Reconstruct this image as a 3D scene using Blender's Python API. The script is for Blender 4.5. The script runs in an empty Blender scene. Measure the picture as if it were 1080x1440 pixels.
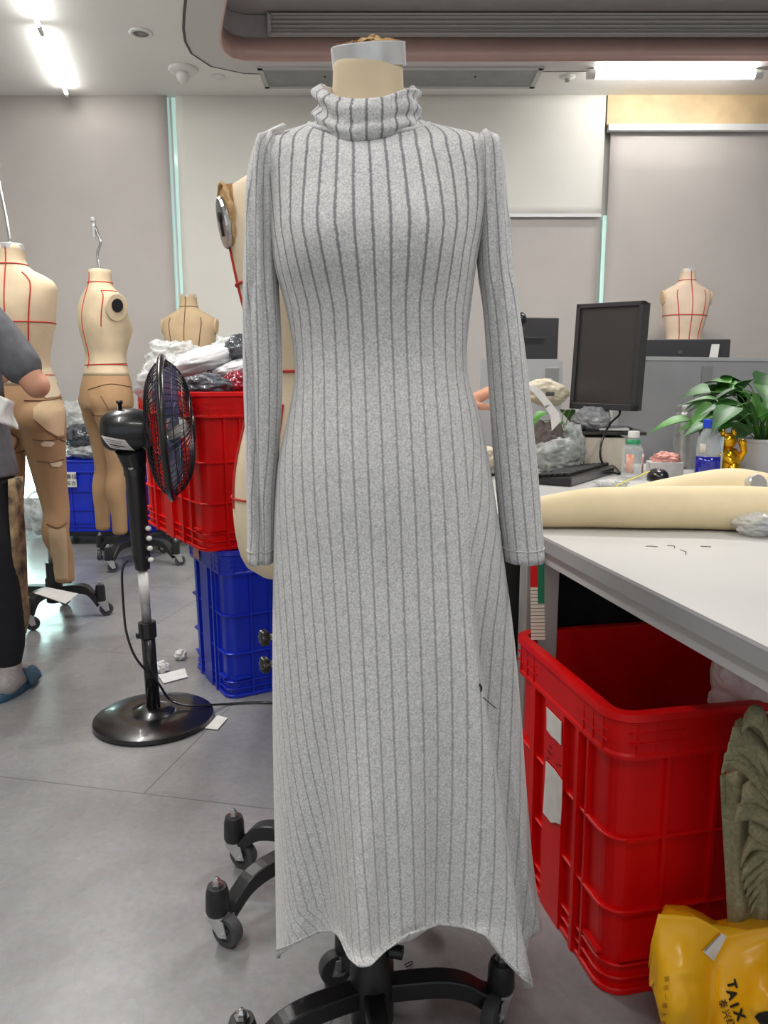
import bpy, bmesh, math, random
import numpy as np
from mathutils import Vector, Matrix, noise

random.seed(7)
sc = bpy.context.scene
C = sc.collection
PI = math.pi
# ---------------------------------------------------------------- camera
F, CX, CY, CH = 1081.0, 540.0, 720.0, 1.05
PITCH = math.radians(9.45)
SP, CP = math.sin(PITCH), math.cos(PITCH)
cam_d = bpy.data.cameras.new('camera')
cam = bpy.data.objects.new('camera', cam_d)
C.objects.link(cam)
cam.location = (0, 0, CH)
cam.rotation_euler = (PI / 2 - PITCH, 0, 0)
cam_d.sensor_fit = 'VERTICAL'
cam_d.sensor_height = 36.0
cam_d.lens = 36.0 * F / 1440.0
cam_d.clip_start = 0.02
sc.camera = cam
# ---------------------------------------------------------------- world, exposure
sc.view_settings.view_transform = 'Standard'
sc.view_settings.look = 'None'
sc.view_settings.gamma = 1.0
sc.view_settings.exposure = 0.0
sc.view_settings.use_curve_mapping = False
w = bpy.data.worlds.new('world')
sc.world = w
w.use_nodes = True
w.node_tree.nodes['Background'].inputs[0].default_value = (0.93, 0.97, 1.0, 1)
w.node_tree.nodes['Background'].inputs[1].default_value = 0.78
# fill lights added out of frame, in place of unseen ceiling tubes (ceiling height 2.93)
ROOM_Z = 2.97
def area(name, loc, sx, sy, power, rot=(0, 0, 0)):
    l = bpy.data.lights.new(name, 'AREA')
    l.shape = 'RECTANGLE'
    l.size, l.size_y, l.energy = sx, sy, power
    l.color = (1.0, 0.98, 0.95)
    o = bpy.data.objects.new(name, l)
    o.location = loc
    o.rotation_euler = rot
    C.objects.link(o)
    return o
area('lamp_or_fill', (0.2, -0.5, 2.9), 1.2, 0.12, 24)
area('lamp_or_fill', (-1.2, 0.9, 2.9), 0.12, 1.3, 26)
area('lamp_or_fill', (1.4, 1.0, 2.9), 0.12, 1.3, 20)
area('lamp_or_fill', (-1.5, 3.0, 2.9), 0.12, 1.3, 55)
area('lamp_or_fill', (1.3, 3.4, 2.9), 1.2, 0.12, 60)

# ---------------------------------------------------------------- helpers
def ray(px, py):
    xc, yc = (px - CX) / F, (CY - py) / F
    return xc, CP + yc * SP, -SP + yc * CP
def P(px, py, y):
    """world point seen at a pixel of the 1080x1440 frame, at distance y"""
    x, b, z = ray(px, py)
    t = y / b
    return Vector((x * t, y, CH + z * t))
def PZ(px, py, z):
    x, b, c = ray(px, py)
    t = (z - CH) / c
    return Vector((x * t, b * t, z))

def lin(c):
    c = c / 255.0
    return c / 12.92 if c <= 0.04045 else ((c + 0.055) / 1.055) ** 2.4
def rgb(*c):
    return (lin(c[0]), lin(c[1]), lin(c[2]), 1.0)

def mat(name, col, rough=0.5, metal=0.0, spec=0.5, var=0.0, vscale=8.0, bump=0.0, bscale=60.0,
        alpha=1.0, trans=0.0, emit=0.0, sheen=0.0, coat=0.0, col2=None):
    m = bpy.data.materials.new(name)
    m.use_nodes = True
    nt = m.node_tree
    b = nt.nodes['Principled BSDF']
    c = rgb(*col)
    b.inputs['Base Color'].default_value = c
    b.inputs['Roughness'].default_value = rough
    b.inputs['Metallic'].default_value = metal
    b.inputs['Specular IOR Level'].default_value = spec
    b.inputs['Alpha'].default_value = alpha
    b.inputs['Transmission Weight'].default_value = trans
    b.inputs['Sheen Weight'].default_value = sheen
    b.inputs['Coat Weight'].default_value = coat
    if emit:
        b.inputs['Emission Color'].default_value = c
        b.inputs['Emission Strength'].default_value = emit
    tc = nt.nodes.new('ShaderNodeTexCoord')
    if var or col2:
        n = nt.nodes.new('ShaderNodeTexNoise')
        n.inputs['Scale'].default_value = vscale
        n.inputs['Detail'].default_value = 6
        nt.links.new(tc.outputs['Object'], n.inputs['Vector'])
        r = nt.nodes.new('ShaderNodeValToRGB')
        r.color_ramp.elements[0].position = 0.32
        r.color_ramp.elements[1].position = 0.68
        d = col2 if col2 else tuple(x * (1 - var) for x in col)
        r.color_ramp.elements[0].color = rgb(*d)
        r.color_ramp.elements[1].color = c if col2 else rgb(*[min(255, x * (1 + var * 0.5)) for x in col])
        nt.links.new(n.outputs['Fac'], r.inputs['Fac'])
        nt.links.new(r.outputs['Color'], b.inputs['Base Color'])
    if bump:
        n2 = nt.nodes.new('ShaderNodeTexNoise')
        n2.inputs['Scale'].default_value = bscale
        n2.inputs['Detail'].default_value = 4
        nt.links.new(tc.outputs['Object'], n2.inputs['Vector'])
        bp = nt.nodes.new('ShaderNodeBump')
        bp.inputs['Strength'].default_value = bump
        bp.inputs['Distance'].default_value = 0.01
        nt.links.new(n2.outputs['Fac'], bp.inputs['Height'])
        nt.links.new(bp.outputs['Normal'], b.inputs['Normal'])
    return m

class MB:
    """collects shapes into one mesh"""
    def __init__(self, xf=None):
        self.v, self.f, self.uv = [], [], {}
        self.xf = xf or Matrix.Identity(4)
    def add(self, pts, faces, xf=None):
        k = len(self.v)
        M = self.xf if xf is None else self.xf @ xf
        self.v += [M @ Vector(p) for p in pts]
        self.f += [tuple(i + k for i in f) for f in faces]
        return k
    def box(self, c, s, xf=None):
        x, y, z = c
        a, b, h = s[0] / 2, s[1] / 2, s[2] / 2
        p = [(x + i * a, y + j * b, z + k * h) for k in (-1, 1) for j in (-1, 1) for i in (-1, 1)]
        self.add(p, [(0, 2, 3, 1), (4, 5, 7, 6), (0, 1, 5, 4), (2, 6, 7, 3), (0, 4, 6, 2), (1, 3, 7, 5)], xf)
        return self
    def loft(self, rings, cap0=True, cap1=True, closed=True, xf=None):
        n = len(rings[0])
        pts = [p for r in rings for p in r]
        fs = []
        m = n if closed else n - 1
        for i in range(len(rings) - 1):
            for j in range(m):
                a, b = i * n + j, i * n + (j + 1) % n
                fs.append((a, b, b + n, a + n))
        if cap0: fs.append(tuple(range(n - 1, -1, -1)))
        if cap1: fs.append(tuple(range((len(rings) - 1) * n, len(rings) * n)))
        return self.add(pts, fs, xf)
    def tube(self, path, r, n=10, cap=True, xf=None, flat=1.0, closed=False):
        path = [Vector(p) for p in path]
        k = len(path)
        rs = [r] * k if isinstance(r, (int, float)) else list(r)
        rings = []
        prev = None
        for i, p in enumerate(path):
            t = (path[min(i + 1, k - 1)] - path[max(i - 1, 0)])
            if closed:
                t = path[(i + 1) % k] - path[(i - 1) % k]
            if t.length < 1e-9: t = Vector((0, 0, 1))
            t.normalize()
            if prev is None:
                u = t.orthogonal().normalized()
                if abs(t.z) < 0.95:
                    u = t.cross(Vector((0, 0, 1))).normalized()
            else:
                u = prev - t * prev.dot(t)
                if u.length < 1e-6: u = t.orthogonal()
                u.normalize()
            prev = u
            v = t.cross(u)
            rings.append([p + u * math.cos(2 * PI * j / n) * rs[i] + v * math.sin(2 * PI * j / n) * rs[i] * flat for j in range(n)])
        if closed: rings.append(rings[0]); cap = False
        self.loft(rings, cap, cap, True, xf)
        return self
    def limb(self, path, rs, n=14):
        """tube with rounded ends"""
        path = [Vector(p) for p in path]
        a, b = path[0], path[-1]
        da = (path[0] - path[1]).normalized(); db = (path[-1] - path[-2]).normalized()
        pp, rr = [], []
        for s in (0.95, 0.7, 0.35):
            pp.append(a + da * rs[0] * s); rr.append(rs[0] * math.sqrt(1 - s * s))
        # smooth interior
        for i in range(len(path)):
            pp.append(path[i]); rr.append(rs[i])
        for s in (0.35, 0.7, 0.95):
            pp.append(b + db * rs[-1] * s); rr.append(rs[-1] * math.sqrt(1 - s * s))
        return self.tube(pp, rr, n)
    def lathe(self, prof, n=24, xf=None, sx=1.0, sy=1.0):
        rings = [[(r * math.cos(2 * PI * j / n) * sx, r * math.sin(2 * PI * j / n) * sy, z) for j in range(n)] for r, z in prof]
        self.loft(rings, True, True, True, xf)
        return self
    def blob(self, c, s, seed=0, amp=0.25, freq=3.0, nu=28, nv=18, xf=None, sharp=False):
        pts, fs = [], []
        for i in range(nv + 1):
            ph = PI * i / nv
            for j in range(nu):
                th = 2 * PI * j / nu
                d = Vector((math.sin(ph) * math.cos(th), math.sin(ph) * math.sin(th), math.cos(ph)))
                q = d * freq + Vector((seed * 3.7, seed * 1.3, seed))
                k = noise.fractal(q, 0.8, 2.0, 3)
                if sharp: k = k * 0.7 + (0.5 - 2.2 * abs(noise.noise(q * 2.1))) * 0.26 + (0.4 - 1.6 * abs(noise.noise(q * 4.3 + Vector((3, 1, 7))))) * 0.16 + 0.05 * noise.noise(q * 9)
                r = 1 + amp * k
                pts.append((c[0] + d.x * s[0] * r, c[1] + d.y * s[1] * r, c[2] + d.z * s[2] * r))
        for i in range(nv):
            for j in range(nu):
                a, b = i * nu + j, i * nu + (j + 1) % nu
                fs.append((a, a + nu, b + nu, b))
        self.add(pts, fs, xf)
        return self
    def poly(self, pts, xf=None):
        self.add(pts, [tuple(range(len(pts)))], xf)
        return self
    def build(self, name, m, parent=None, smooth=False, bevel=0.0, solid=0.0, remesh=0.0, smoothing=0, subd=0, weld=False, seg=2):
        org = Vector((0, 0, 0))
        if parent is not None:
            q = parent
            while q is not None:
                org = org + q.location
                q = q.parent
        me = bpy.data.meshes.new(name)
        me.from_pydata([tuple(p - org) for p in self.v], [], self.f)
        me.validate()
        bm = bmesh.new(); bm.from_mesh(me)
        if weld: bmesh.ops.remove_doubles(bm, verts=bm.verts, dist=1e-5)
        bmesh.ops.recalc_face_normals(bm, faces=bm.faces)
        bm.to_mesh(me); bm.free()
        o = bpy.data.objects.new(name, me)
        C.objects.link(o)
        if m is not None: me.materials.append(m)
        o.parent = parent
        if solid:
            md = o.modifiers.new('s', 'SOLIDIFY'); md.thickness = solid; md.offset = 0
        if remesh:
            md = o.modifiers.new('r', 'REMESH'); md.mode = 'VOXEL'; md.voxel_size = remesh; md.use_smooth_shade = True
        if smoothing:
            md = o.modifiers.new('m', 'SMOOTH'); md.factor = 0.5; md.iterations = smoothing
        if bevel:
            md = o.modifiers.new('b', 'BEVEL'); md.width = bevel; md.segments = seg; md.limit_method = 'ANGLE'
        if subd:
            md = o.modifiers.new('u', 'SUBSURF'); md.levels = subd; md.render_levels = subd
        if smooth:
            for p in me.polygons: p.use_smooth = True
            if smooth == 'auto':
                for e in me.edges: pass
        return o

def shade_auto(o, ang=40):
    """smooth shading with hard edges kept"""
    me = o.data
    bm = bmesh.new(); bm.from_mesh(me)
    for e in bm.edges:
        e.smooth = not (len(e.link_faces) == 2 and e.calc_face_angle(0) > math.radians(ang))
    for f in bm.faces: f.smooth = True
    bm.to_mesh(me); bm.free()
    return o

def tag(o, label, cat, group=None):
    o['label'] = label; o['category'] = cat
    if group: o['group'] = group
    return o
def thing(name, label, cat, loc=(0, 0, 0), group=None):
    o = bpy.data.objects.new(name, None)
    o.empty_display_size = 0.05
    C.objects.link(o)
    o.location = loc
    return tag(o, label, cat, group)
def struct(o):
    o['kind'] = 'structure'
    return o
def RZ(a): return Matrix.Rotation(math.radians(a), 4, 'Z')
def RX(a): return Matrix.Rotation(math.radians(a), 4, 'X')
def RY(a): return Matrix.Rotation(math.radians(a), 4, 'Y')
def T(*p): return Matrix.Translation(Vector(p if len(p) == 3 else p[0]))
def interp(tab, x):
    """smooth interpolation of a table [(x, a, b, ...)] sorted by x"""
    xs = [r[0] for r in tab]
    if x <= xs[0]: return list(tab[0][1:])
    if x >= xs[-1]: return list(tab[-1][1:])
    i = max(k for k in range(len(xs)) if xs[k] <= x)
    i = min(i, len(xs) - 2)
    t = (x - xs[i]) / (xs[i + 1] - xs[i])
    out = []
    for c in range(1, len(tab[0])):
        p1, p2 = tab[i][c], tab[i + 1][c]
        h = xs[i + 1] - xs[i]
        m1 = (p2 - tab[i - 1][c]) / (xs[i + 1] - xs[i - 1]) if i > 0 else (p2 - p1) / h
        m2 = (tab[i + 2][c] - p1) / (xs[i + 2] - xs[i]) if i + 2 < len(xs) else (p2 - p1) / h
        t2, t3 = t * t, t * t * t
        out.append((2 * t3 - 3 * t2 + 1) * p1 + (t3 - 2 * t2 + t) * h * m1 + (-2 * t3 + 3 * t2) * p2 + (t3 - t2) * h * m2)
    return out
def smoothpath(pts, k=6):
    tab = [(i,) + tuple(p) for i, p in enumerate(pts)]
    n = (len(pts) - 1) * k
    return [Vector(interp(tab, i / k)) for i in range(n + 1)]
def text_mesh(s, size, ext=0.0, bold=0.0):
    cu = bpy.data.curves.new('txt', 'FONT')
    cu.body = s; cu.size = size; cu.extrude = ext; cu.offset = bold
    cu.align_x = 'LEFT'
    o = bpy.data.objects.new('txt', cu)
    C.objects.link(o)
    bpy.context.view_layer.update()
    dg = bpy.context.evaluated_depsgraph_get()
    me = bpy.data.meshes.new_from_object(o.evaluated_get(dg))
    vs = [v.co.copy() for v in me.vertices]
    fs = [tuple(p.vertices) for p in me.polygons]
    bpy.data.objects.remove(o); bpy.data.meshes.remove(me)
    return vs, fs

# ---------------------------------------------------------------- materials
M = {}
M['ceiling'] = mat('ceiling_white', (236, 234, 230), 0.75, var=0.02, vscale=1.5)
M['tray'] = mat('tray_grey', (168, 164, 165), 0.6, var=0.03)
M['copper'] = mat('rose_copper', (206, 170, 162), 0.35, metal=0.1, var=0.06, vscale=2)
M['grille'] = mat('grille_white', (186, 184, 182), 0.5)
M['gap'] = mat('grille_dark', (62, 60, 62), 0.8)
M['vent_grey'] = mat('vent_grey', (150, 152, 150), 0.6, var=0.05)
M['wall'] = mat('wall_paint', (205, 203, 198), 0.8, var=0.03, vscale=2)
M['blind_grey'] = mat('blind_grey', (200, 194, 190), 0.85, var=0.02, vscale=3, bump=0.05, bscale=400)
M['blind_white'] = mat('blind_white', (229, 228, 221), 0.85, var=0.015, vscale=3, bump=0.05, bscale=400)
M['blind_shade'] = mat('blind_taupe', (190, 184, 180), 0.85, var=0.02, vscale=3)
M['rail'] = mat('rail_white', (226, 226, 228), 0.4)
M['ply'] = mat('plywood_tan', (212, 186, 146), 0.6, var=0.10, vscale=5)
M['mint'] = mat('mint_glass', (196, 228, 220), 0.1, emit=0.42)
M['daylight'] = mat('daylight_pane', (205, 245, 238), 0.1, emit=12.0)
M['tube'] = mat('lamp_tube', (255, 253, 248), 0.3, emit=26.0)
M['white_plastic'] = mat('white_plastic', (225, 224, 220), 0.4)
M['grey_lens'] = mat('lamp_lens', (150, 148, 145), 0.4)
M['cream'] = mat('cream_linen', (216, 196, 164), 0.85, var=0.06, vscale=9, bump=0.12, bscale=700)
M['cream_pale'] = mat('pale_linen', (226, 208, 178), 0.85, var=0.05, vscale=7, bump=0.1, bscale=700)
M['cream_tan'] = mat('tan_linen', (208, 182, 146), 0.9, var=0.08, vscale=7, bump=0.12, bscale=700)
M['tan_tight'] = mat('tan_stocking', (178, 142, 104), 0.8, var=0.08, vscale=5)
M['cream_arm'] = mat('cream_cotton', (232, 213, 174), 0.85, var=0.04, vscale=8, bump=0.1, bscale=500)
M['pink_linen'] = mat('peach_linen', (226, 202, 178), 0.85, var=0.05, vscale=8)
M['red_tape'] = mat('red_tape', (186, 44, 34), 0.7)
M['brown_tape'] = mat('brown_tape', (120, 84, 58), 0.7)
M['chrome'] = mat('chrome', (205, 205, 205), 0.18, metal=1.0, var=0.05)
M['steel'] = mat('brushed_steel', (206, 206, 206), 0.32, metal=0.6, var=0.08, vscale=20)
M['band'] = mat('neck_band', (216, 216, 216), 0.35, metal=0.45, var=0.12, vscale=14)
M['iron'] = mat('black_iron', (34, 34, 36), 0.42, var=0.15, vscale=12, bump=0.05, bscale=200)
M['black'] = mat('black_plastic', (22, 22, 24), 0.28, coat=0.3)
M['black_matt'] = mat('black_matt', (18, 18, 20), 0.7, var=0.1)
M['rubber'] = mat('grey_rubber', (74, 74, 76), 0.6)
M['blade'] = mat('fan_blade', (96, 98, 140), 0.25, alpha=0.8)
M['wire'] = mat('fan_wire', (26, 26, 30), 0.35)
M['red'] = mat('red_plastic', (220, 6, 8), 0.4, spec=0.3, var=0.07, vscale=5, bump=0.03, bscale=90)
M['blue'] = mat('blue_plastic', (20, 48, 192), 0.35, var=0.07, vscale=5)
M['paper'] = mat('white_paper', (226, 224, 220), 0.8, var=0.04, vscale=30)
M['ink'] = mat('black_ink', (30, 28, 26), 0.8)
M['greyprint'] = mat('grey_print', (150, 150, 152), 0.8)
M['poly_white'] = mat('white_poly', (226, 226, 228), 0.28, alpha=0.93, bump=0.35, bscale=18, var=0.05)
M['poly_clear'] = mat('clear_poly', (222, 224, 222), 0.12, alpha=0.5, bump=0.6, bscale=22)
M['poly_dark'] = mat('dark_poly', (112, 116, 124), 0.15, bump=0.8, bscale=24, col2=(30, 32, 40), vscale=26)
M['poly_grey'] = mat('grey_poly', (196, 198, 200), 0.18, bump=0.8, bscale=22, col2=(120, 122, 126), vscale=18)
M['poly_green'] = mat('mottled_poly', (240, 242, 240), 0.12, bump=0.5, bscale=24, col2=(160, 170, 164), vscale=18, alpha=0.66)
M['poly_red'] = mat('red_poly', (176, 44, 62), 0.15, bump=0.8, bscale=24, col2=(110, 20, 40), vscale=20)
M['pink_poly'] = mat('pink_white_poly', (226, 206, 206), 0.45, var=0.04, vscale=10, bump=0.5, bscale=16)
M['yellow_bag'] = mat('yellow_bag', (255, 186, 24), 0.3, var=0.06, vscale=6, bump=0.25, bscale=13)
M['olive'] = mat('olive_cloth', (152, 147, 114), 0.95, var=0.13, vscale=160, bump=0.15, bscale=500)
M['table'] = mat('white_laminate', (196, 195, 192), 0.38, var=0.02, vscale=3)
M['edge'] = mat('grey_edging', (158, 158, 158), 0.5, var=0.04)
M['frame'] = mat('grey_frame', (188, 186, 184), 0.5)
M['panel'] = mat('grey_panel', (176, 176, 180), 0.6, var=0.03)
M['panel_light'] = mat('light_panel', (198, 200, 202), 0.6, var=0.02)
M['screen'] = mat('monitor_screen', (62, 59, 58), 0.3)
M['bezel'] = mat('monitor_bezel', (48, 47, 50), 0.45)
M['key'] = mat('key_black', (30, 31, 34), 0.5)
M['leaf'] = mat('pothos_leaf', (66, 122, 40), 0.48, var=0.3, vscale=14)
M['leaf_shaded'] = mat('leaf_shaded', (40, 96, 30), 0.48, var=0.3, vscale=14)  # shaded copy of the leaf, the shade painted in as darker green
M['pot'] = mat('white_pot', (214, 214, 218), 0.35)
M['soil'] = mat('soil', (60, 46, 36), 0.95)
M['clear'] = mat('clear_bottle', (226, 232, 232), 0.06, alpha=0.32)
M['bluecap'] = mat('blue_cap', (30, 70, 206), 0.35)
M['liquid'] = mat('blue_liquid', (34, 38, 150), 0.12, spec=0.7)
M['greenband'] = mat('green_band', (44, 148, 96), 0.4)
M['label_blue'] = mat('label_blue', (150, 186, 214), 0.4, col2=(226, 234, 240), vscale=50)
M['label_red'] = mat('label_white_red', (234, 228, 222), 0.4, col2=(226, 130, 80), vscale=45)
M['gold'] = mat('gold', (236, 178, 36), 0.2, metal=0.85, var=0.15, vscale=25)
M['pink'] = mat('pink_tissue', (238, 176, 166), 0.8, var=0.05, vscale=20)
M['cardboard'] = mat('pale_cardboard', (214, 204, 190), 0.8, var=0.04)
M['yellow'] = mat('yellow_strip', (222, 208, 40), 0.5)
M['beige_cloth'] = mat('beige_cloth', (206, 196, 172), 0.6, bump=0.5, bscale=20, var=0.08, vscale=15)
M['brown_cloth'] = mat('brown_cloth', (104, 94, 90), 0.9, var=0.1)
M['skin'] = mat('skin', (206, 150, 122), 0.55, var=0.05, vscale=12)
M['shirt'] = mat('charcoal_tee', (96, 97, 102), 0.95, var=0.1, vscale=30)
M['pants'] = mat('black_sweatpants', (26, 27, 32), 0.95, var=0.12, vscale=30)
M['sock'] = mat('grey_sock', (168, 164, 160), 0.95, var=0.1, vscale=60)
M['slipper'] = mat('blue_slipper', (52, 88, 112), 0.6, var=0.06)
M['hair'] = mat('black_hair', (20, 18, 18), 0.5)
M['green_tape'] = mat('green_tape', (20, 122, 84), 0.6)
M['torn'] = mat('torn_linen', (206, 172, 124), 0.95, col2=(150, 108, 66), vscale=40, bump=0.5, bscale=80)
M['thread'] = mat('dark_thread', (40, 40, 46), 0.9)
M['pearl'] = mat('pearl', (232, 232, 228), 0.2, alpha=0.85)
M['camo'] = mat('camo_cloth', (190, 166, 124), 0.9, col2=(70, 60, 50), vscale=22)
M['wax'] = mat('floor_mark', (90, 82, 72), 0.7)

def tape_measure_mat(name, col):
    m = mat(name, (226, 214, 196), 0.6)
    nt = m.node_tree; b = nt.nodes['Principled BSDF']
    tc = nt.nodes.new('ShaderNodeTexCoord')
    wv = nt.nodes.new('ShaderNodeTexWave'); wv.bands_direction = 'Z'
    wv.inputs['Scale'].default_value = 42; 
    nt.links.new(tc.outputs['Object'], wv.inputs['Vector'])
    r = nt.nodes.new('ShaderNodeValToRGB')
    r.color_ramp.elements[0].position = 0.04; r.color_ramp.elements[0].color = rgb(*col)
    r.color_ramp.elements[1].position = 0.16; r.color_ramp.elements[1].color = rgb(228, 216, 198)
    nt.links.new(wv.outputs['Fac'], r.inputs['Fac'])
    nt.links.new(r.outputs['Color'], b.inputs['Base Color'])
    return m
M['measure'] = tape_measure_mat('measure_marks', (110, 90, 80))

def floor_mat():
    m = bpy.data.materials.new('vinyl_floor')
    m.use_nodes = True
    nt = m.node_tree; b = nt.nodes['Principled BSDF']
    tc = nt.nodes.new('ShaderNodeTexCoord')
    n = nt.nodes.new('ShaderNodeTexNoise'); n.inputs['Scale'].default_value = 3.0; n.inputs['Detail'].default_value = 9; n.inputs['Roughness'].default_value = 0.65
    nt.links.new(tc.outputs['Object'], n.inputs['Vector'])
    r = nt.nodes.new('ShaderNodeValToRGB')
    r.color_ramp.elements[0].position = 0.3; r.color_ramp.elements[0].color = rgb(126, 126, 130)
    r.color_ramp.elements[1].position = 0.7; r.color_ramp.elements[1].color = rgb(152, 151, 152)
    nt.links.new(n.outputs['Fac'], r.inputs['Fac'])
    n2 = nt.nodes.new('ShaderNodeTexNoise'); n2.inputs['Scale'].default_value = 60; n2.inputs['Detail'].default_value = 4
    nt.links.new(tc.outputs['Object'], n2.inputs['Vector'])
    mx = nt.nodes.new('ShaderNodeMix'); mx.data_type = 'RGBA'; mx.blend_type = 'OVERLAY'
    mx.inputs['Factor'].default_value = 0.25
    nt.links.new(r.outputs['Color'], mx.inputs['A']); nt.links.new(n2.outputs['Color'], mx.inputs['B'])
    hs = nt.nodes.new('ShaderNodeHueSaturation'); hs.inputs['Saturation'].default_value = 0.35
    nt.links.new(mx.outputs['Result'], hs.inputs['Color'])
    # sheet seams
    bk = nt.nodes.new('ShaderNodeTexBrick')
    bk.inputs['Scale'].default_value = 1.0; bk.inputs['Mortar Size'].default_value = 0.0022
    bk.inputs['Brick Width'].default_value = 1.35; bk.inputs['Row Height'].default_value = 0.95
    mp = nt.nodes.new('ShaderNodeMapping'); mp.inputs['Rotation'].default_value = (0, 0, math.radians(12)); mp.inputs['Location'].default_value = (0.32, 0.22, 0)
    nt.links.new(tc.outputs['Object'], mp.inputs['Vector']); nt.links.new(mp.outputs['Vector'], bk.inputs['Vector'])
    mx2 = nt.nodes.new('ShaderNodeMix'); mx2.data_type = 'RGBA'
    nt.links.new(bk.outputs['Fac'], mx2.inputs['Factor'])
    nt.links.new(hs.outputs['Color'], mx2.inputs['A'])
    mx2.inputs['B'].default_value = rgb(112, 112, 114)
    nt.links.new(mx2.outputs['Result'], b.inputs['Base Color'])
    n3 = nt.nodes.new('ShaderNodeTexNoise'); n3.inputs['Scale'].default_value = 2.2; n3.inputs['Detail'].default_value = 5
    nt.links.new(tc.outputs['Object'], n3.inputs['Vector'])
    mr = nt.nodes.new('ShaderNodeMapRange'); mr.inputs['To Min'].default_value = 0.15; mr.inputs['To Max'].default_value = 0.36
    nt.links.new(n3.outputs['Fac'], mr.inputs['Value'])
    nt.links.new(mr.outputs['Result'], b.inputs['Roughness'])
    bp = nt.nodes.new('ShaderNodeBump'); bp.inputs['Strength'].default_value = 0.08; bp.inputs['Distance'].default_value = 0.02
    n4 = nt.nodes.new('ShaderNodeTexNoise'); n4.inputs['Scale'].default_value = 9
    nt.links.new(tc.outputs['Object'], n4.inputs['Vector'])
    nt.links.new(n4.outputs['Fac'], bp.inputs['Height']); nt.links.new(bp.outputs['Normal'], b.inputs['Normal'])
    return m
M['floor'] = floor_mat()

def knit_mat(name, spacing_w=0.1, line=(130, 130, 134)):
    """heather grey knit; UV.x counts rib lines"""
    m = bpy.data.materials.new(name)
    m.use_nodes = True
    nt = m.node_tree; b = nt.nodes['Principled BSDF']
    L = nt.links
    uv = nt.nodes.new('ShaderNodeUVMap')
    sep = nt.nodes.new('ShaderNodeSeparateXYZ'); L.new(uv.outputs['UV'], sep.inputs[0])
    tc = nt.nodes.new('ShaderNodeTexCoord')
    # wobble of the line
    nw = nt.nodes.new('ShaderNodeTexNoise'); nw.inputs['Scale'].default_value = 330; nw.inputs['Detail'].default_value = 2
    L.new(tc.outputs['Object'], nw.inputs['Vector'])
    def math_(op, a, bb=None):
        n = nt.nodes.new('ShaderNodeMath'); n.operation = op
        for i, x in enumerate((a, bb)):
            if x is None: continue
            if isinstance(x, (int, float)): n.inputs[i].default_value = x
            else: L.new(x, n.inputs[i])
        return n.outputs[0]
    fr = math_('FRACT', sep.outputs['X'])
    dd = math_('ABSOLUTE', math_('SUBTRACT', fr, 0.5))          # 0 on the line
    wob = math_('MULTIPLY', math_('SUBTRACT', nw.outputs['Fac'], 0.5), 0.2)
    dd = math_('ADD', dd, wob)
    dd = math_('DIVIDE', dd, math_('ADD', math_('MULTIPLY', sep.outputs['Y'], 0.5), 0.5))
    mr = nt.nodes.new('ShaderNodeMapRange'); mr.interpolation_type = 'SMOOTHSTEP'
    mr.inputs['From Min'].default_value = spacing_w * 0.45; mr.inputs['From Max'].default_value = spacing_w * 1.25
    mr.inputs['To Min'].default_value = 1.0; mr.inputs['To Max'].default_value = 0.0
    L.new(dd, mr.inputs['Value'])
    # heather flecks
    n1 = nt.nodes.new('ShaderNodeTexNoise'); n1.inputs['Scale'].default_value = 380; n1.inputs['Detail'].default_value = 5; n1.inputs['Roughness'].default_value = 0.75
    L.new(tc.outputs['Object'], n1.inputs['Vector'])
    r = nt.nodes.new('ShaderNodeValToRGB')
    r.color_ramp.elements[0].position = 0.32; r.color_ramp.elements[0].color = rgb(160, 160, 162)
    r.color_ramp.elements[1].position = 0.66; r.color_ramp.elements[1].color = rgb(230, 229, 227)
    L.new(n1.outputs['Fac'], r.inputs['Fac'])
    n2 = nt.nodes.new('ShaderNodeTexNoise'); n2.inputs['Scale'].default_value = 90; n2.inputs['Detail'].default_value = 3
    L.new(tc.outputs['Object'], n2.inputs['Vector'])
    mx0 = nt.nodes.new('ShaderNodeMix'); mx0.data_type = 'RGBA'; mx0.blend_type = 'SOFT_LIGHT'; mx0.inputs['Factor'].default_value = 0.35
    L.new(r.outputs['Color'], mx0.inputs['A']); L.new(n2.outputs['Fac'], mx0.inputs['B'])
    mx = nt.nodes.new('ShaderNodeMix'); mx.data_type = 'RGBA'
    fac = math_('MULTIPLY', mr.outputs['Result'], sep.outputs['Y'])
    L.new(fac, mx.inputs['Factor'])
    L.new(mx0.outputs['Result'], mx.inputs['A']); mx.inputs['B'].default_value = rgb(*line)
    L.new(mx.outputs['Result'], b.inputs['Base Color'])
    b.inputs['Roughness'].default_value = 0.95
    b.inputs['Specular IOR Level'].default_value = 0.15
    b.inputs['Sheen Weight'].default_value = 0.25
    h = math_('SUBTRACT', math_('MULTIPLY', n1.outputs['Fac'], 0.5), mr.outputs['Result'])
    bp = nt.nodes.new('ShaderNodeBump'); bp.inputs['Strength'].default_value = 0.35; bp.inputs['Distance'].default_value = 0.002
    L.new(h, bp.inputs['Height']); L.new(bp.outputs['Normal'], b.inputs['Normal'])
    return m
M['knit'] = knit_mat('grey_rib_knit')

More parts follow.
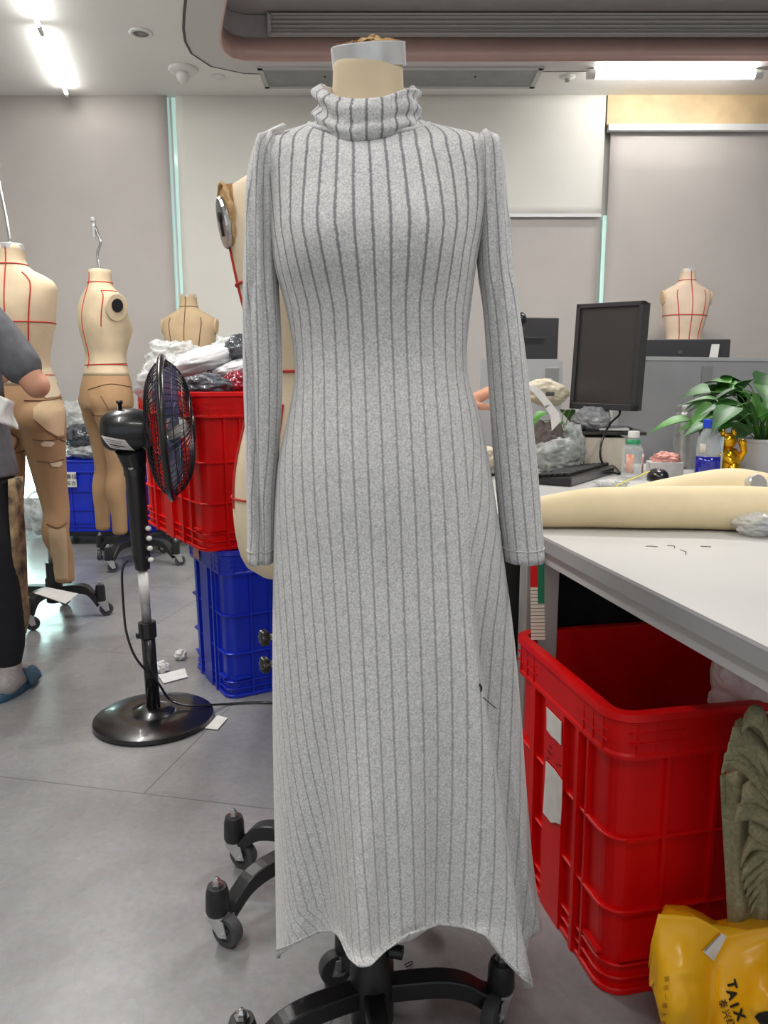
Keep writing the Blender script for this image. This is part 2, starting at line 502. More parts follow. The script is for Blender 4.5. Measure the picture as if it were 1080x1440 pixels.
# ================================================================ SETTING
WALL = 5.6
def quadbox(mb, a, b, th):
    """upright panel between two corner points of a frontal rectangle (min, max), thickness th in y"""
    mb.box(((a[0] + b[0]) / 2, a[1] + th / 2, (a[2] + b[2]) / 2), (abs(b[0] - a[0]), th, abs(b[2] - a[2])))
    return mb
struct(MB().box((0.2, 1.3, -0.05), (8.4, 9.4, 0.1)).build('floor', M['floor']))
struct(MB().box((0.2, WALL + 0.12, 1.7), (8.4, 0.1, 3.4)).build('wall_back', M['wall']))
struct(MB().box((-3.95, 1.3, 1.7), (0.1, 9.4, 3.4)).build('wall_left', M['wall']))
struct(MB().box((4.35, 1.3, 1.7), (0.1, 9.4, 3.4)).build('wall_right', M['wall']))
struct(MB().box((0.2, WALL + 0.055, 0.06), (8.2, 0.03, 0.12)).build('baseboard_back', M['rail']))

# ceiling soffit with a rounded tray opening
inner = [PZ(x, y, ROOM_Z) for x, y in ((318, -2), (313, 25), (310, 45), (310.5, 60), (315, 72), (326, 80.5), (345, 84.5), (380, 85.5))]
ydep = inner[-1].y
k = inner[0]
inner = [Vector((k.x + 0.45, -3.2, ROOM_Z)), Vector((k.x + 0.06, 3.6, ROOM_Z))] + inner + [Vector((3.4, ydep, ROOM_Z)), Vector((3.4, -3.2, ROOM_Z))]
def ceiling_mesh():
    bm = bmesh.new()
    out = [bm.verts.new(p) for p in ((-4, -3.4, ROOM_Z), (-4, WALL + 0.1, ROOM_Z), (4.4, WALL + 0.1, ROOM_Z), (4.4, -3.4, ROOM_Z))]
    inn = [bm.verts.new(p) for p in inner]
    es = [bm.edges.new((out[i], out[(i + 1) % 4])) for i in range(4)]
    es += [bm.edges.new((inn[i], inn[(i + 1) % len(inn)])) for i in range(len(inn))]
    bmesh.ops.triangle_fill(bm, edges=es, use_beauty=True)
    bmesh.ops.recalc_face_normals(bm, faces=bm.faces)
    me = bpy.data.meshes.new('ceiling'); bm.to_mesh(me); bm.free()
    o = bpy.data.objects.new('ceiling', me); C.objects.link(o); me.materials.append(M['ceiling'])
    md = o.modifiers.new('s', 'SOLIDIFY'); md.thickness = 0.02; md.offset = 1
    return o
struct(ceiling_mesh())
def offs(pts, d):
    out = []
    n = len(pts)
    for i in range(n):
        a, b = pts[(i - 1) % n], pts[(i + 1) % n]
        t = (b - a); t.normalize()
        out.append(pts[i] + Vector((-t.y, t.x, 0)) * d)
    return out
Z1, Z2 = ROOM_Z + 0.125, ROOM_Z + 0.25
lo = [Vector((p.x, p.y, ROOM_Z - 0.004)) for p in inner]
up = [Vector((p.x, p.y, Z1)) for p in inner]
mb = MB(); mb.loft([lo, up], False, False); struct(mb.build('trim_1', M['copper'], smooth=True, solid=0.012))
mb = MB(); mb.loft([up, [Vector((p.x, p.y, Z2)) for p in inner]], False, False); struct(mb.build('trim_2', M['tray'], smooth=True))
mb = MB(); mb.box((1.2, 1.2, Z2 + 0.02), (5.8, 9.4, 0.03)); struct(mb.build('trim_3', M['tray']))
# pale bezel and thin groove round the tray
g = [p for p in inner]
b1, b2 = offs(g, 0.0), offs(g, 0.19)
mb = MB(); mb.loft([[p + Vector((0, 0, -0.003)) for p in b1], [p + Vector((0, 0, -0.003)) for p in b2], [p + Vector((0, 0, 0.004)) for p in b2], [p + Vector((0, 0, 0.004)) for p in b1]], False, False)
struct(mb.build('trim_4', mat('bezel_white', (204, 201, 198), 0.6), smooth=False))
b3 = offs(g, 0.205)
mb = MB(); mb.loft([[p + Vector((0, 0, -0.0035)) for p in b2], [p + Vector((0, 0, -0.0035)) for p in b3]], False, False)
struct(mb.build('trim_5', mat('groove_dark', (92, 88, 88), 0.8), smooth=False))

# long slot grille in the far face of the tray
gl = P(380, 57, ydep - 0.02); gr = 3.3
vt = thing('air_grille', 'long slatted air grille above the copper band of the ceiling tray', 'vent', (gl.x, ydep - 0.03, Z1))
MB().box(((gl.x + gr) / 2, ydep - 0.006, (Z1 + Z2) / 2 - 0.004), (gr - gl.x, 0.01, Z2 - Z1 - 0.012)).build('backing', M['gap'], vt)
fr = MB()
for z in (Z1 + 0.006, Z2 - 0.012): fr.box(((gl.x + gr) / 2, ydep - 0.03, z), (gr - gl.x, 0.04, 0.01))
fr.box((gl.x, ydep - 0.03, (Z1 + Z2) / 2), (0.02, 0.04, Z2 - Z1 - 0.01)); fr.build('frame', M['grille'], vt)
for i in range(4):
    z = Z1 + 0.024 + i * 0.024
    MB().box((0, 0, 0), (gr - gl.x - 0.02, 0.028, 0.004), T((gl.x + gr) / 2, ydep - 0.03, z) @ RX(-35)).build('slat', M['grille'], vt)
# flush return grille in the soffit
a = PZ(372, 119, ROOM_Z); b = PZ(372, 95.5, ROOM_Z); xr = PZ(758, 107, ROOM_Z).x
vt = thing('ceiling_vent', 'flush rectangular ceiling vent behind the neck of the grey dress form', 'vent', ((a.x + xr) / 2, (a.y + b.y) / 2, ROOM_Z))
cx, cy, sx, sy = (a.x + xr) / 2, (a.y + b.y) / 2, xr - a.x, b.y - a.y
MB().box((cx, cy, ROOM_Z - 0.004), (sx - 0.05, sy - 0.05, 0.006)).build('panel', M['vent_grey'], vt)
fr = MB()
for s in (-1, 1):
    fr.box((cx, cy + s * (sy / 2 - 0.015), ROOM_Z - 0.007), (sx, 0.03, 0.014))
    fr.box((cx + s * (sx / 2 - 0.015), cy, ROOM_Z - 0.007), (0.03, sy - 0.058, 0.014))
fr.build('frame', M['grille'], vt)
for i in range(2):
    MB().lathe([(0.006, 0), (0.006, -0.008), (0, -0.009)], 8, T(cx + (-0.45 + i * 0.9) * 0.6 * sx / 1.0, cy - 0.02, ROOM_Z - 0.006)).build('screw', M['gap'], vt)

# small round things on the soffit
p = PZ(198, 45.5, ROOM_Z)
t = thing('downlight', 'round recessed ceiling downlight left of the tray', 'light', p)
MB().lathe([(0.0, 0), (0.062, 0), (0.066, -0.006), (0.045, -0.012), (0.044, -0.004), (0, -0.004)], 28, T(p)).build('trim_ring', M['white_plastic'], t, smooth=True)
MB().lathe([(0.0, -0.003), (0.043, -0.005), (0.0, -0.007)], 24, T(p)).build('lens', M['grey_lens'], t, smooth=True)
p = PZ(257, 96, ROOM_Z)
t = thing('smoke_detector', 'white dome detector on a round ceiling plate', 'detector', p)
MB().lathe([(0, 0), (0.088, 0), (0.09, -0.012), (0.08, -0.022), (0.05, -0.028), (0, -0.028)], 30, T(p)).build('base_plate', M['white_plastic'], t, smooth=True)
MB().lathe([(0.036, -0.024), (0.04, -0.045), (0.034, -0.068), (0.02, -0.083), (0, -0.088)], 24, T(p)).build('dome', M['white_plastic'], t, smooth=True)
p = PZ(308, 107, ROOM_Z)
t = tag(MB().lathe([(0, 0.0), (0.036, 0), (0.038, -0.006), (0.03, -0.014), (0, -0.016)], 20, T(p)).build('sprinkler_plate', M['white_plastic'], None, smooth=True), 'small round white ceiling plate between the dome detector and the vent', 'ceiling plate')
p = PZ(798, 107.5, ROOM_Z)
t = thing('fire_sprinkler', 'small round sprinkler plate left of the right tube lamp', 'sprinkler', p)
MB().lathe([(0, 0), (0.05, 0), (0.05, -0.006), (0.03, -0.014), (0, -0.016)], 20, T(p)).build('plate', M['white_plastic'], t, smooth=True)
MB().lathe([(0.014, -0.01), (0.014, -0.03), (0, -0.032)], 12, T(p)).build('nozzle', M['grey_lens'], t, smooth=True)

# tube lamps in view
def lamp_or_fill(a, b, label, r=0.016):
    a, b = Vector(a), Vector(b)
    t = thing('tube_light', label, 'light', (a + b) / 2)
    MB().tube([a, b], r, 14).build('tube', M['tube'], t, smooth=True)
    d = (b - a).normalized()
    MB().tube([a - d * 0.02, a + d * 0.03], r * 1.15, 14).build('end_cap', M['white_plastic'], t)
    MB().tube([b - d * 0.03, b + d * 0.02], r * 1.15, 14).build('end_cap', M['white_plastic'], t)
    return t
zt = ROOM_Z - 0.035
a, b = PZ(94, 133, zt), PZ(58, 45, zt)
lamp_or_fill(a, b, 'slim tube lamp on the left ceiling, end nearest the grey blind', 0.011)
d = (b - a).normalized()
lamp_or_fill(b + d * 0.06, b + d * 1.6, 'slim tube lamp on the left ceiling, continuing out of the top of the photo', 0.011)
lamp_or_fill(PZ(830, 104.5, zt), PZ(1067, 104.5, zt), 'short bright horizontal tube lamp on the right ceiling above the tan panel', 0.026)

# wall behind: roller blinds, glass strips, panels
def wp(px, py, y=WALL): return P(px, py, y)
def blind(name, x0, x1, ytop, ybot, y, m, label, bar=True):
    a, b = wp(x0, ytop, y), wp(x1, ytop, y)
    zb = wp(540, ybot, y).z
    zt_ = min(a.z, ROOM_Z)
    t = thing(name, label, 'blind', ((a.x + b.x) / 2, y, zb))
    nx = 24; rows = []
    for j in range(13):
        z = zb + (zt_ - zb) * j / 12
        rows.append([Vector((a.x + (b.x - a.x) * i / nx, y + 0.004 * math.sin(i * 0.9) * (1 - j / 12), z)) for i in range(nx + 1)])
    mb = MB(); mb.loft(rows, False, False, False); mb.build('fabric', m, t, smooth=True, solid=0.002)
    if bar:
        MB().box(((a.x + b.x) / 2, y, zb), (b.x - a.x, 0.014, 0.02)).build('bottom_bar', M['rail'], t)
    return t
XL = -3.85
pxl = 540 + XL / (WALL * CP) * F
blind('roller_blind', -230, 234, 128, 770, WALL - 0.02, M['blind_grey'], 'grey roller blind on the left wall behind the leggy dress forms')
blind('roller_blind', 246, 520, 128, 770, WALL - 0.02, M['blind_white'], 'white roller blind left of the grey dress, beside the narrow mint strip')
blind('roller_blind', 523, 853, 128, 303, WALL - 0.03, M['blind_white'], 'white roller blind right of the grey dress, lowered halfway')
blind('roller_blind', 523, 848, 200, 770, WALL + 0.0, M['blind_shade'], 'taupe blind showing below the half lowered white one', False)
blind('roller_blind', 859, 1300, 187, 770, WALL - 0.01, M['blind_shade'], 'taupe roller blind at the right behind the small peach dress form', False)
a, b = wp(853, 134), wp(1300, 178)
struct(quadbox(MB(), Vector((a.x, WALL - 0.035, b.z)), Vector((3.9, WALL - 0.035, min(a.z, ROOM_Z))), 0.04).build('trim_6', M['ply']))
a, b = wp(853, 178), wp(1300, 187)
struct(quadbox(MB(), Vector((a.x, WALL - 0.06, b.z)), Vector((3.9, WALL - 0.06, a.z)), 0.06).build('trim_7', M['rail']))
# window glass seen in the gaps (lit from outside)
mb = MB(); mb.poly([wp(222, 134, WALL + 0.02), wp(254, 134, WALL + 0.02), wp(278, 560, WALL + 0.02), wp(238, 560, WALL + 0.02)])
struct(mb.build('window_1', M['mint'], solid=0.01))
k_ = MB(); k_.tube([wp(239, 134, WALL + 0.012), wp(258, 540, WALL + 0.012)], 0.008, 6); struct(k_.build('trim_9', M['rail']))
a, b = wp(848, 303, WALL + 0.01), wp(858, 700, WALL + 0.01)
mb = MB(); quadbox(mb, Vector((a.x, WALL + 0.01, b.z)), Vector((b.x, WALL + 0.01, a.z)), 0.01); struct(mb.build('window_2', M['mint']))
a, b = wp(10, 588, WALL - 0.05), wp(84, 700, WALL - 0.05)
mb = MB(); quadbox(mb, Vector((a.x, WALL - 0.05, b.z)), Vector((b.x, WALL - 0.05, a.z)), 0.02); wn = struct(mb.build('window_3', M['daylight']))
fr = MB()
for (x0, x1, z0, z1) in ((a.x - .03, b.x + .03, a.z, a.z + .03), (a.x - .03, b.x + .03, b.z - .03, b.z), (a.x - .03, a.x, b.z, a.z), (b.x, b.x + .03, b.z, a.z)):
    fr.box(((x0 + x1) / 2, WALL - 0.05, (z0 + z1) / 2), (x1 - x0, 0.04, z1 - z0))
struct(fr.build('trim_8', M['rail']))

# ================================================================ DRESS FORMS
TORSO = [  # height from the shoulder, half width, front depth, back depth
    (-0.76, .120, .060, .070), (-0.74, .150, .082, .090), (-0.70, .166, .096, .104), (-0.62, .174, .104, .116), (-0.54, .168, .104, .112),
    (-0.44, .142, .096, .090), (-0.36, .122, .090, .076), (-0.27, .136, .110, .088), (-0.20, .152, .128, .098),
    (-0.13, .166, .100, .098), (-0.07, .176, .078, .088), (-0.035, .168, .066, .078), (-0.012, .136, .060, .072),
    (0.008, .094, .058, .066), (0.028, .062, .055, .060), (0.06, .052, .052, .053), (0.115, .050, .050, .050)]
class Torso:
    def __init__(self, tab, base, rot=0, sc=1.0, lean=(0, 0)):
        self.tab, self.sc = tab, sc
        self.M = T(base) @ RZ(rot)
        self.lean = lean
    def pt(self, z, th, off=0.0, local=False):
        hw, fr, bk = interp(self.tab, z)
        c, s = math.cos(th), math.sin(th)
        e = 0.9
        x = (hw + off) * math.copysign(abs(c) ** e, c)
        y = -((fr if s > 0 else bk) + off) * math.copysign(abs(s) ** e, s)
        p = Vector((x * self.sc, y * self.sc, z * self.sc))
        return p if local else self.M @ p
    def rings(self, z0, z1, n=48, dz=0.02):
        k = max(2, int((z1 - z0) / dz))
        return [[self.pt(z0 + (z1 - z0) * i / k, 2 * PI * j / n) for j in range(n)] for i in range(k + 1)]
    def tape(self, mb, pts, r=0.0022, off=0.001):
        """pts: list of (z, theta)"""
        path = smoothpath([(z, th) for z, th in pts], 6) if False else pts
        mb.tube([self.pt(z, th, off) for z, th in path], r, 6)
    def vline(self, mb, th0, z0, z1, th1=None, n=24, r=0.0022):
        th1 = th0 if th1 is None else th1
        self.tape(mb, [(z0 + (z1 - z0) * i / n, th0 + (th1 - th0) * i / n) for i in range(n + 1)], r)
    def hline(self, mb, z, t0=0, t1=2 * PI, n=60, r=0.0022):
        self.tape(mb, [(z, t0 + (t1 - t0) * i / n) for i in range(n + 1)], r)

def neck_cap(t, tor, z=0.115, h=0.03, torn=False, m='band'):
    top = tor.M @ Vector((0, 0, z * tor.sc))
    r = 0.0515 * tor.sc
    MB().lathe([(r * 0.98, -h), (r, -h), (r, 0), (r * 0.9, 0.003), (0, 0.003)], 36, T(top)).build('neck_band', M[m], t, smooth=False)
    if torn:
        MB().blob((top.x, top.y, top.z + 0.004), (r * 0.75, r * 0.7, 0.008), 4, 0.5, 3).build('torn_top', M['torn'], t, smooth=True)
    return top

def hanger_rod(t, top, h=0.16, lean=(0.0, 0.0), bend=0.0):
    p = [top, top + Vector((lean[0] * 0.3, 0, h * 0.35)), top + Vector((lean[0] * 0.6 + bend, 0, h * 0.6)), top + Vector((lean[0], 0, h))]
    pp = smoothpath(p, 5)
    MB().tube(pp, 0.0075, 10).build('rod', M['chrome'], t, smooth=True)
    e = pp[-1]
    o = MB()
    o.lathe([(0.011, -0.075), (0.012, -0.07), (0.012, -0.02), (0.009, -0.012), (0.009, 0.0), (0.016, 0.006), (0.017, 0.02), (0.011, 0.027), (0, 0.03)], 14, T(e))
    o.box((0.006, -0.008, -0.05), (0.012, 0.02, 0.06), T(e))
    o.build('clamp', M['steel'], t, smooth=False)

def caster(t, p, z, ang, wr=0.03, house=0.075, hr=0.023, nut=True):
    """p: floor point, z: housing foot height"""
    h = MB()
    h.lathe([(hr * 0.9, 0), (hr, 0.006), (hr * 0.95, house * 0.75), (hr * 0.8, house), (0, house)], 20, T(p.x, p.y, z))
    c = shade_auto(h.build('caster', M['iron'], t))
    if nut:
        MB().lathe([(0.012, house), (0.012, house + 0.005), (0.008, house + 0.005), (0.008, house + 0.012), (0.004, house + 0.017), (0, house + 0.018)], 6, T(p.x, p.y, z)).build('nut', M['chrome'], c)
    d = Vector((math.cos(ang), math.sin(ang), 0)); s = Vector((-d.y, d.x, 0))
    cpos = Vector((p.x, p.y, wr)) + d * wr * 0.75
    X = Matrix.Translation(cpos) @ Matrix(((d.x, s.x, 0, 0), (d.y, s.y, 0, 0), (0, 0, 1, 0), (0, 0, 0, 1)))
    f = MB()
    f.lathe([(hr * 0.95, z - 0.006), (hr * 0.95, z), (0, z)], 18, T(p.x, p.y, 0))
    for k in (-1, 1):
        pts = [(-wr * 1.3, k * 0.015, z - wr - 0.004), (wr * 0.1, k * 0.015, z - wr - 0.004), (wr * 0.35, k * 0.015, -0.004), (-wr * 0.3, k * 0.015, -0.008)]
        f.loft([[Vector(q) for q in pts], [Vector(q) + Vector((0, k * 0.002, 0)) for q in pts]], True, True, True, X)
    f.tube([X @ Vector((0, -0.02, 0)), X @ Vector((0, 0.02, 0))], 0.005, 8)
    f.build('fork', M['steel'], c)
    W = X @ RX(90)
    w = MB()
    w.lathe([(wr * 0.62, -0.011), (wr * 0.95, -0.011), (wr, -0.006), (wr, 0.006), (wr * 0.95, 0.011), (wr * 0.62, 0.011), (wr * 0.55, 0.006), (wr * 0.2, 0.006), (wr * 0.2, 0.013), (0, 0.013)], 22, W)
    shade_auto(w.build('wheel', M['rubber'], c))
    return c

def stand(t, hub, legs, hubz=0.1, pole_top=0.7, pole_r=0.016, leg_h=0.045, leg_w=0.03, wr=0.03, caster_z=0.072, house=0.075, knee=0.05, angs=None):
    """legs: list of floor points for the casters"""
    h = MB()
    h.lathe([(0.034, hubz - 0.055), (0.036, hubz - 0.05), (0.036, hubz + 0.05), (0.03, hubz + 0.06), (0.03, hubz + 0.13), (0, hubz + 0.13)], 24, T(hub.x, hub.y, 0))
    h.tube([Vector((hub.x + 0.03, hub.y - 0.01, hubz + 0.08)), Vector((hub.x + 0.05, hub.y - 0.015, hubz + 0.08))], 0.011, 10)
    shade_auto(h.build('hub', M['iron'], t))
    MB().tube([Vector((hub.x, hub.y, hubz + 0.1)), Vector((hub.x, hub.y, pole_top))], pole_r, 16).build('pole', M['steel'], t, smooth=True)
    for i, q in enumerate(legs):
        a = Vector((hub.x, hub.y, 0)); b = Vector((q.x, q.y, 0)); d = b - a; L = d.length; d.normalize(); s = Vector((-d.y, d.x, 0))
        top = [(0.02, hubz + 0.02), (L * 0.5, hubz + 0.024), (L * 0.72, hubz + 0.015), (L * 0.86, hubz - knee * 0.35), (L - 0.012, hubz - knee * 0.9)]
        top = [(p.x, p.y) for p in smoothpath([(x, z, 0) for x, z in top], 4)]
        rings = []
        for x, z in top:
            c = a + d * x
            rings.append([c + s * (leg_w / 2) + Vector((0, 0, z)), c - s * (leg_w / 2) + Vector((0, 0, z)),
                          c - s * (leg_w / 2) + Vector((0, 0, z - leg_h)), c + s * (leg_w / 2) + Vector((0, 0, z - leg_h))])
        mb = MB(); mb.loft(rings)
        mb.build('base_leg', M['iron'], t, bevel=0.004)
        caster(t, q, caster_z, angs[i] if angs else i * 2.1 + 0.6, wr, house)

# ---------------------------------------------------------------- main grey dress
D = 1.12
# px rows: y, left, right, front depth, back depth
ROWS = [
    (150, 472, 562, .050, .054), (163, 458, 580, .055, .060), (172, 437, 605, .058, .068), (180, 412, 640, .060, .072), (186, 394, 668, .063, .074),
    (192, 381, 684, .066, .076), (202, 371, 691, .072, .080), (220, 369, 692, .080, .084), (260, 374, 689, .094, .090), (300, 379, 684, .110, .094), (340, 383, 675, .122, .094),
    (380, 388, 668, .121, .090), (420, 399, 663, .108, .084), (470, 410, 657.5, .096, .080), (500, 414, 656, .093, .080), (534, 415, 658.5, .096, .086), (583, 406, 674, .106, .104),
    (644, 393, 686, .118, .124), (705, 388, 696, .124, .130), (767, 386, 705, .128, .134), (858, 385, 718, .142, .142), (935, 385, 727, .156, .15), (1013, 385.5, 733.5, .17, .158),
    (1091, 387, 739, .184, .166), (1200, 389.5, 748, .20, .176), (1300, 391, 757, .212, .182), (1345, 392, 760, .216, .184)]
FOLD = [(600, 655), (700, 652), (780, 650), (870, 656), (1000, 676), (1100, 692), (1180, 705), (1280, 716), (1400, 730)]
HEM = [(388, 1346), (394, 1348), (420, 1336), (457, 1313), (478, 1310), (490, 1318), (501, 1345), (512, 1356), (524, 1356), (539, 1337), (566, 1312), (606, 1298), (640, 1303), (660, 1314), (683, 1352), (705, 1378), (727, 1391), (731, 1389)]
def smooth01(x, a, b):
    t = max(0.0, min(1.0, (x - a) / (b - a)))
    return t * t * (3 - 2 * t)
def gauss(x, c, s): return math.exp(-((x - c) / s) ** 2)
def lint(tab, x):
    if x <= tab[0][0]: return tab[0][1]
    for (a, p), (b, q) in zip(tab, tab[1:]):
        if x <= b: return p + (q - p) * (x - a) / (b - a)
    return tab[-1][1]
NF, NB = 190, 70
TILT = 0.028
def dress_ring(py):
    """front points left to right, then back points right to left: (pos, u)"""
    L, R, fr, bk = interp(ROWS, py)
    fx = lint(FOLD, py)
    k = smooth01(py, 700, 1000); k2 = smooth01(py, 850, 1340)
    a, b = P(L, py, D), P(R, py, D)
    z = P(540, py, D).z
    pts = []
    for i in range(NF + 1):
        th = PI - PI * i / NF
        t = math.cos(th)
        px = (L + R) / 2 + t * (R - L) / 2
        x = a.x + (b.x - a.x) * (t + 1) / 2
        s = max(0.0, math.sin(th))
        f = fr * s ** 0.9
        # bust: two soft mounds
        if 200 < py < 470:
            m = gauss(py, 345, 60)
            f += m * (0.014 * (gauss(px, 455, 55) + gauss(px, 600, 55)) - 0.004 * gauss(px, 527, 30)) * min(1, s * 1.6)
        # skirt folds
        f += k2 * s ** 0.5 * (0.040 * gauss(px, 515, 24) - 0.040 * gauss(px, 462, 27) + 0.018 * gauss(px, 415, 20) - 0.052 * gauss(px, 612, 42) + 0.006 * math.sin(px * 0.09))
        f += k * 0.02 * gauss(px, fx - 10, 26)
        # front layer falls away at the fold on the right
        q_ = smooth01(px, fx - 2, fx + 7) * k
        f = f * (1 - q_) + q_ * (0.035 * smooth01(s, 0.0, 0.5) + 0.02 * s)
        f += k2 * 0.012 * gauss(px, fx + 26, 8) * smooth01(s, 0.0, 0.3)
        # small body wrinkles
        pw = Vector((x * 9, py * 0.006, 3.1))
        f += 0.003 * noise.noise(pw) * s
        zt = z - TILT * (1 - smooth01(py, 165, 262)) * s
        pts.append([Vector((x, D - f, zt)), px])
    for i in range(1, NB):
        th = PI * i / NB
        t = math.cos(th)
        x = a.x + (b.x - a.x) * (t + 1) / 2
        f = bk * max(0, math.sin(th)) ** 0.9
        f += k2 * 0.03 * math.sin(i * 0.55)
        pts.append([Vector((x, D + f, z)), None])
    return pts
def ring_u(pts, py):
    """rib line coordinate from arc length along the knit"""
    SPC = 0.0203
    n = NF + 1
    fx = lint(FOLD, py)
    xs = [p[0] for p in pts]
    acc = [0.0]
    for i in range(1, len(xs)): acc.append(acc[-1] + (xs[i] - xs[i - 1]).length)
    cpx = 520 + max(0, py - 200) * 0.042
    # arc length at the centre line
    c = next(i for i in range(n) if pts[i][1] >= cpx)
    f = (cpx - pts[c - 1][1]) / (pts[c][1] - pts[c - 1][1])
    a0 = acc[c - 1] + f * (acc[c] - acc[c - 1])
    us = []
    SPC = 0.0203 * lint([(150, 1.0), (215, 1.0), (335, 1.15), (440, 0.93), (560, 0.95), (700, 1.0)], py)
    fi = max([q for q in range(n) if pts[q][1] <= fx] or [n - 1])
    fq = min(fi + 1, n - 1); g_ = (fx - pts[fi][1]) / max(1e-6, pts[fq][1] - pts[fi][1]) if fq > fi else 0.0
    af = acc[fi] + max(0, min(1, g_)) * 0.5 * (acc[fq] - acc[fi]); uf = (af - a0) / SPC
    for i, p in enumerate(pts):
        u = (acc[i] - a0) / SPC
        if p[1] is not None and py > 600:
            if p[1] < cpx: u -= 0.0052 * max(0, (cpx - p[1]) / 150) ** 1.3 * (py - 600)
            if i > fi:
                w_ = smooth01(py, 620, 760)
                u = (1 - w_) * u + w_ * (UF(py) + (p[1] - fx) / 17.0) + 0.0115 * max(0, py - 620)
        us.append(u + 0.5)
    return us
def UF(py):
    return 6.2 + (py - 620) * 0.0008
def hem_z(px, y): 
    py = lint(HEM, px) if px <= 731 else 1391
    return P(px, py, y).z
def uvmesh(name, grid, us, parent, m, ys=None, solid=0.0, wrap=True):
    """grid of rings with a rib coordinate; seam closed at the last column"""
    n = len(grid[0]); org = parent.location
    vs = [tuple(p - org) for r in grid for p in r]
    fs, uvs = [], []
    for i in range(len(grid) - 1):
        for j in range(n if wrap else n - 1):
            j2 = (j + 1) % n
            fs.append((i * n + j, (i + 1) * n + j, (i + 1) * n + j2, i * n + j2))
            u2 = us[i][j2] if j2 else us[i][j] + 0.3
            v2 = us[i + 1][j2] if j2 else us[i + 1][j] + 0.3
            y1 = ys[i] if ys else 1.0; y2 = ys[i + 1] if ys else 1.0
            uvs += [(us[i][j], y1), (us[i + 1][j], y2), (v2, y2), (u2, y1)]
    me = bpy.data.meshes.new(name)
    me.from_pydata(vs, [], fs)
    lay = me.uv_layers.new(name='UVMap')
    for k, l in enumerate(lay.data): l.uv = uvs[k]
    for p in me.polygons: p.use_smooth = True
    me.materials.append(m)
    o = bpy.data.objects.new(name, me); C.objects.link(o); o.parent = parent
    if solid:
        md = o.modifiers.new('s', 'SOLIDIFY'); md.thickness = solid; md.offset = -1
    return o

dress = thing('grey_dress', 'long grey ribbed turtleneck dress with long sleeves worn by the front dress form', 'dress', (0, D, 0.2))
pys = [150, 157, 163, 168, 172, 176, 180, 183, 186, 189, 192, 197, 202, 210, 220] + list(range(232, 1200, 12)) + [1200]
grid, us, ys = [], [], []
for py in pys:
    r = dress_ring(py)
    grid.append([p[0] for p in r]); us.append(ring_u(r, py)); ys.append(1.0 - 0.34 * smooth01(py, 300, 560) - 0.12 * smooth01(py, 850, 1250))
# last part runs down to the waving hem
r0 = dress_ring(1200)
NH = 14
zb_side = P(540, 1300, D).z
for h in range(1, NH + 1):
    q = h / NH
    ring_p, row_py = [], 1200 + 145 * q
    rr = dress_ring(row_py)
    for i, (p, px) in enumerate(rr):
        z0 = r0[i][0].z
        if px is not None and px <= 731:
            hz = hem_z(px, p.y)
            s = smooth01(px, 386, 400)
        elif px is not None:
            hz = P(px, 1391 + (1308 - 1391) * smooth01(px, 731, 737), p.y).z
        else:
            hz = P(540, 1312, D).z + 0.0
        if px is not None and px > 724:
            hz = P(px, lint([(724, 1390), (729, 1390), (733, 1325), (745, 1312), (760, 1306)], px), p.y).z
        x, y = p.x, p.y
        ring_p.append(Vector((x, y, z0 + (hz - z0) * q)))
    grid.append(ring_p); us.append(ring_u(rr, row_py)); ys.append(0.5)
# turn-up of the hem inside
cen = Vector((sum(p.x for p in grid[-1]) / len(grid[-1]), D, 0))
uvmesh('dress_body', grid, us, dress, M['knit'], ys, solid=0.0025)

MB().tube([p + (p - Vector((0, D, p.z))).normalized() * 0.0008 for p in [a_.lerp(b_, .4) for a_, b_ in zip(grid[-2], grid[-3])]], 0.0009, 4, closed=True).build('hem_stitching', M['knit'], dress, smooth=True)
# turtleneck collar, rolled over
def collar():
    prof = [(186, 66, .064), (181, 71, .072), (174, 74.5, .077), (166, 74, .076), (158, 71.5, .073), (148, 73, .075), (138, 74, .077), (129, 73.5, .076), (122, 70, .073), (119, 65, .068), (121, 59, .062), (130, 55, .058), (150, 54, .056), (170, 54, .056), (185, 56, .058)]
    n = 120
    g, u, yy = [], [], []
    pr = [(p.x, p.y, p.z) for p in smoothpath(prof, 3)]
    for k, (py, hw, dp) in enumerate(pr):
        cpt = P(517, py, D)
        sc_ = cpt.x
        zc = CP * D + SP * (CH - cpt.z)
        hwm = hw / F * zc
        row, ur = [], []
        for j in range(n):
            th = 2 * PI * j / n
            c, s = math.cos(th), math.sin(th)
            outer = 1.0 if k < 26 else 0.25
            side = abs(c) ** 3
            wr = outer * (0.0036 * math.sin(k * 0.62 + 1.6 * math.sin(2 * th) + (0.8 if c > 0 else 0)) * (0.12 + side) + 0.0045 * noise.noise(Vector((c * 3.2, s * 3.2, k * 0.25))) * (0.35 + side))
            x = cpt.x - c * (hwm + wr); y = D - s * (dp + wr)
            z = cpt.z - (0.030 + 0.010 * smooth01(k, 4, 24) if s > 0 else 0.016) * s + (0.004 * math.sin(3 * th + 1) + 0.004 * noise.noise(Vector((c * 2, s * 2, 9)))) * outer
            row.append(Vector((x, y, z)))
            ur.append((j / n) * 22.0)
        g.append(row); u.append(ur); yy.append(1.0)
    uvmesh('collar', g, u, dress, M['knit'], yy)
    # neck seam
    pts = []
    for j in range(n):
        th = 2 * PI * j / n
        c, s = math.cos(th), math.sin(th)
        cpt = P(519, 178, D)
        pts.append(Vector((cpt.x - c * 0.081, D - s * (0.064 if s > 0 else 0.07), cpt.z - (0.0265 if s > 0 else 0.012) * s + 0.004 * c * c)))
    MB().tube(pts, 0.0034, 6, closed=True).build('neck_seam', M['knit'], dress, smooth=True)
collar()

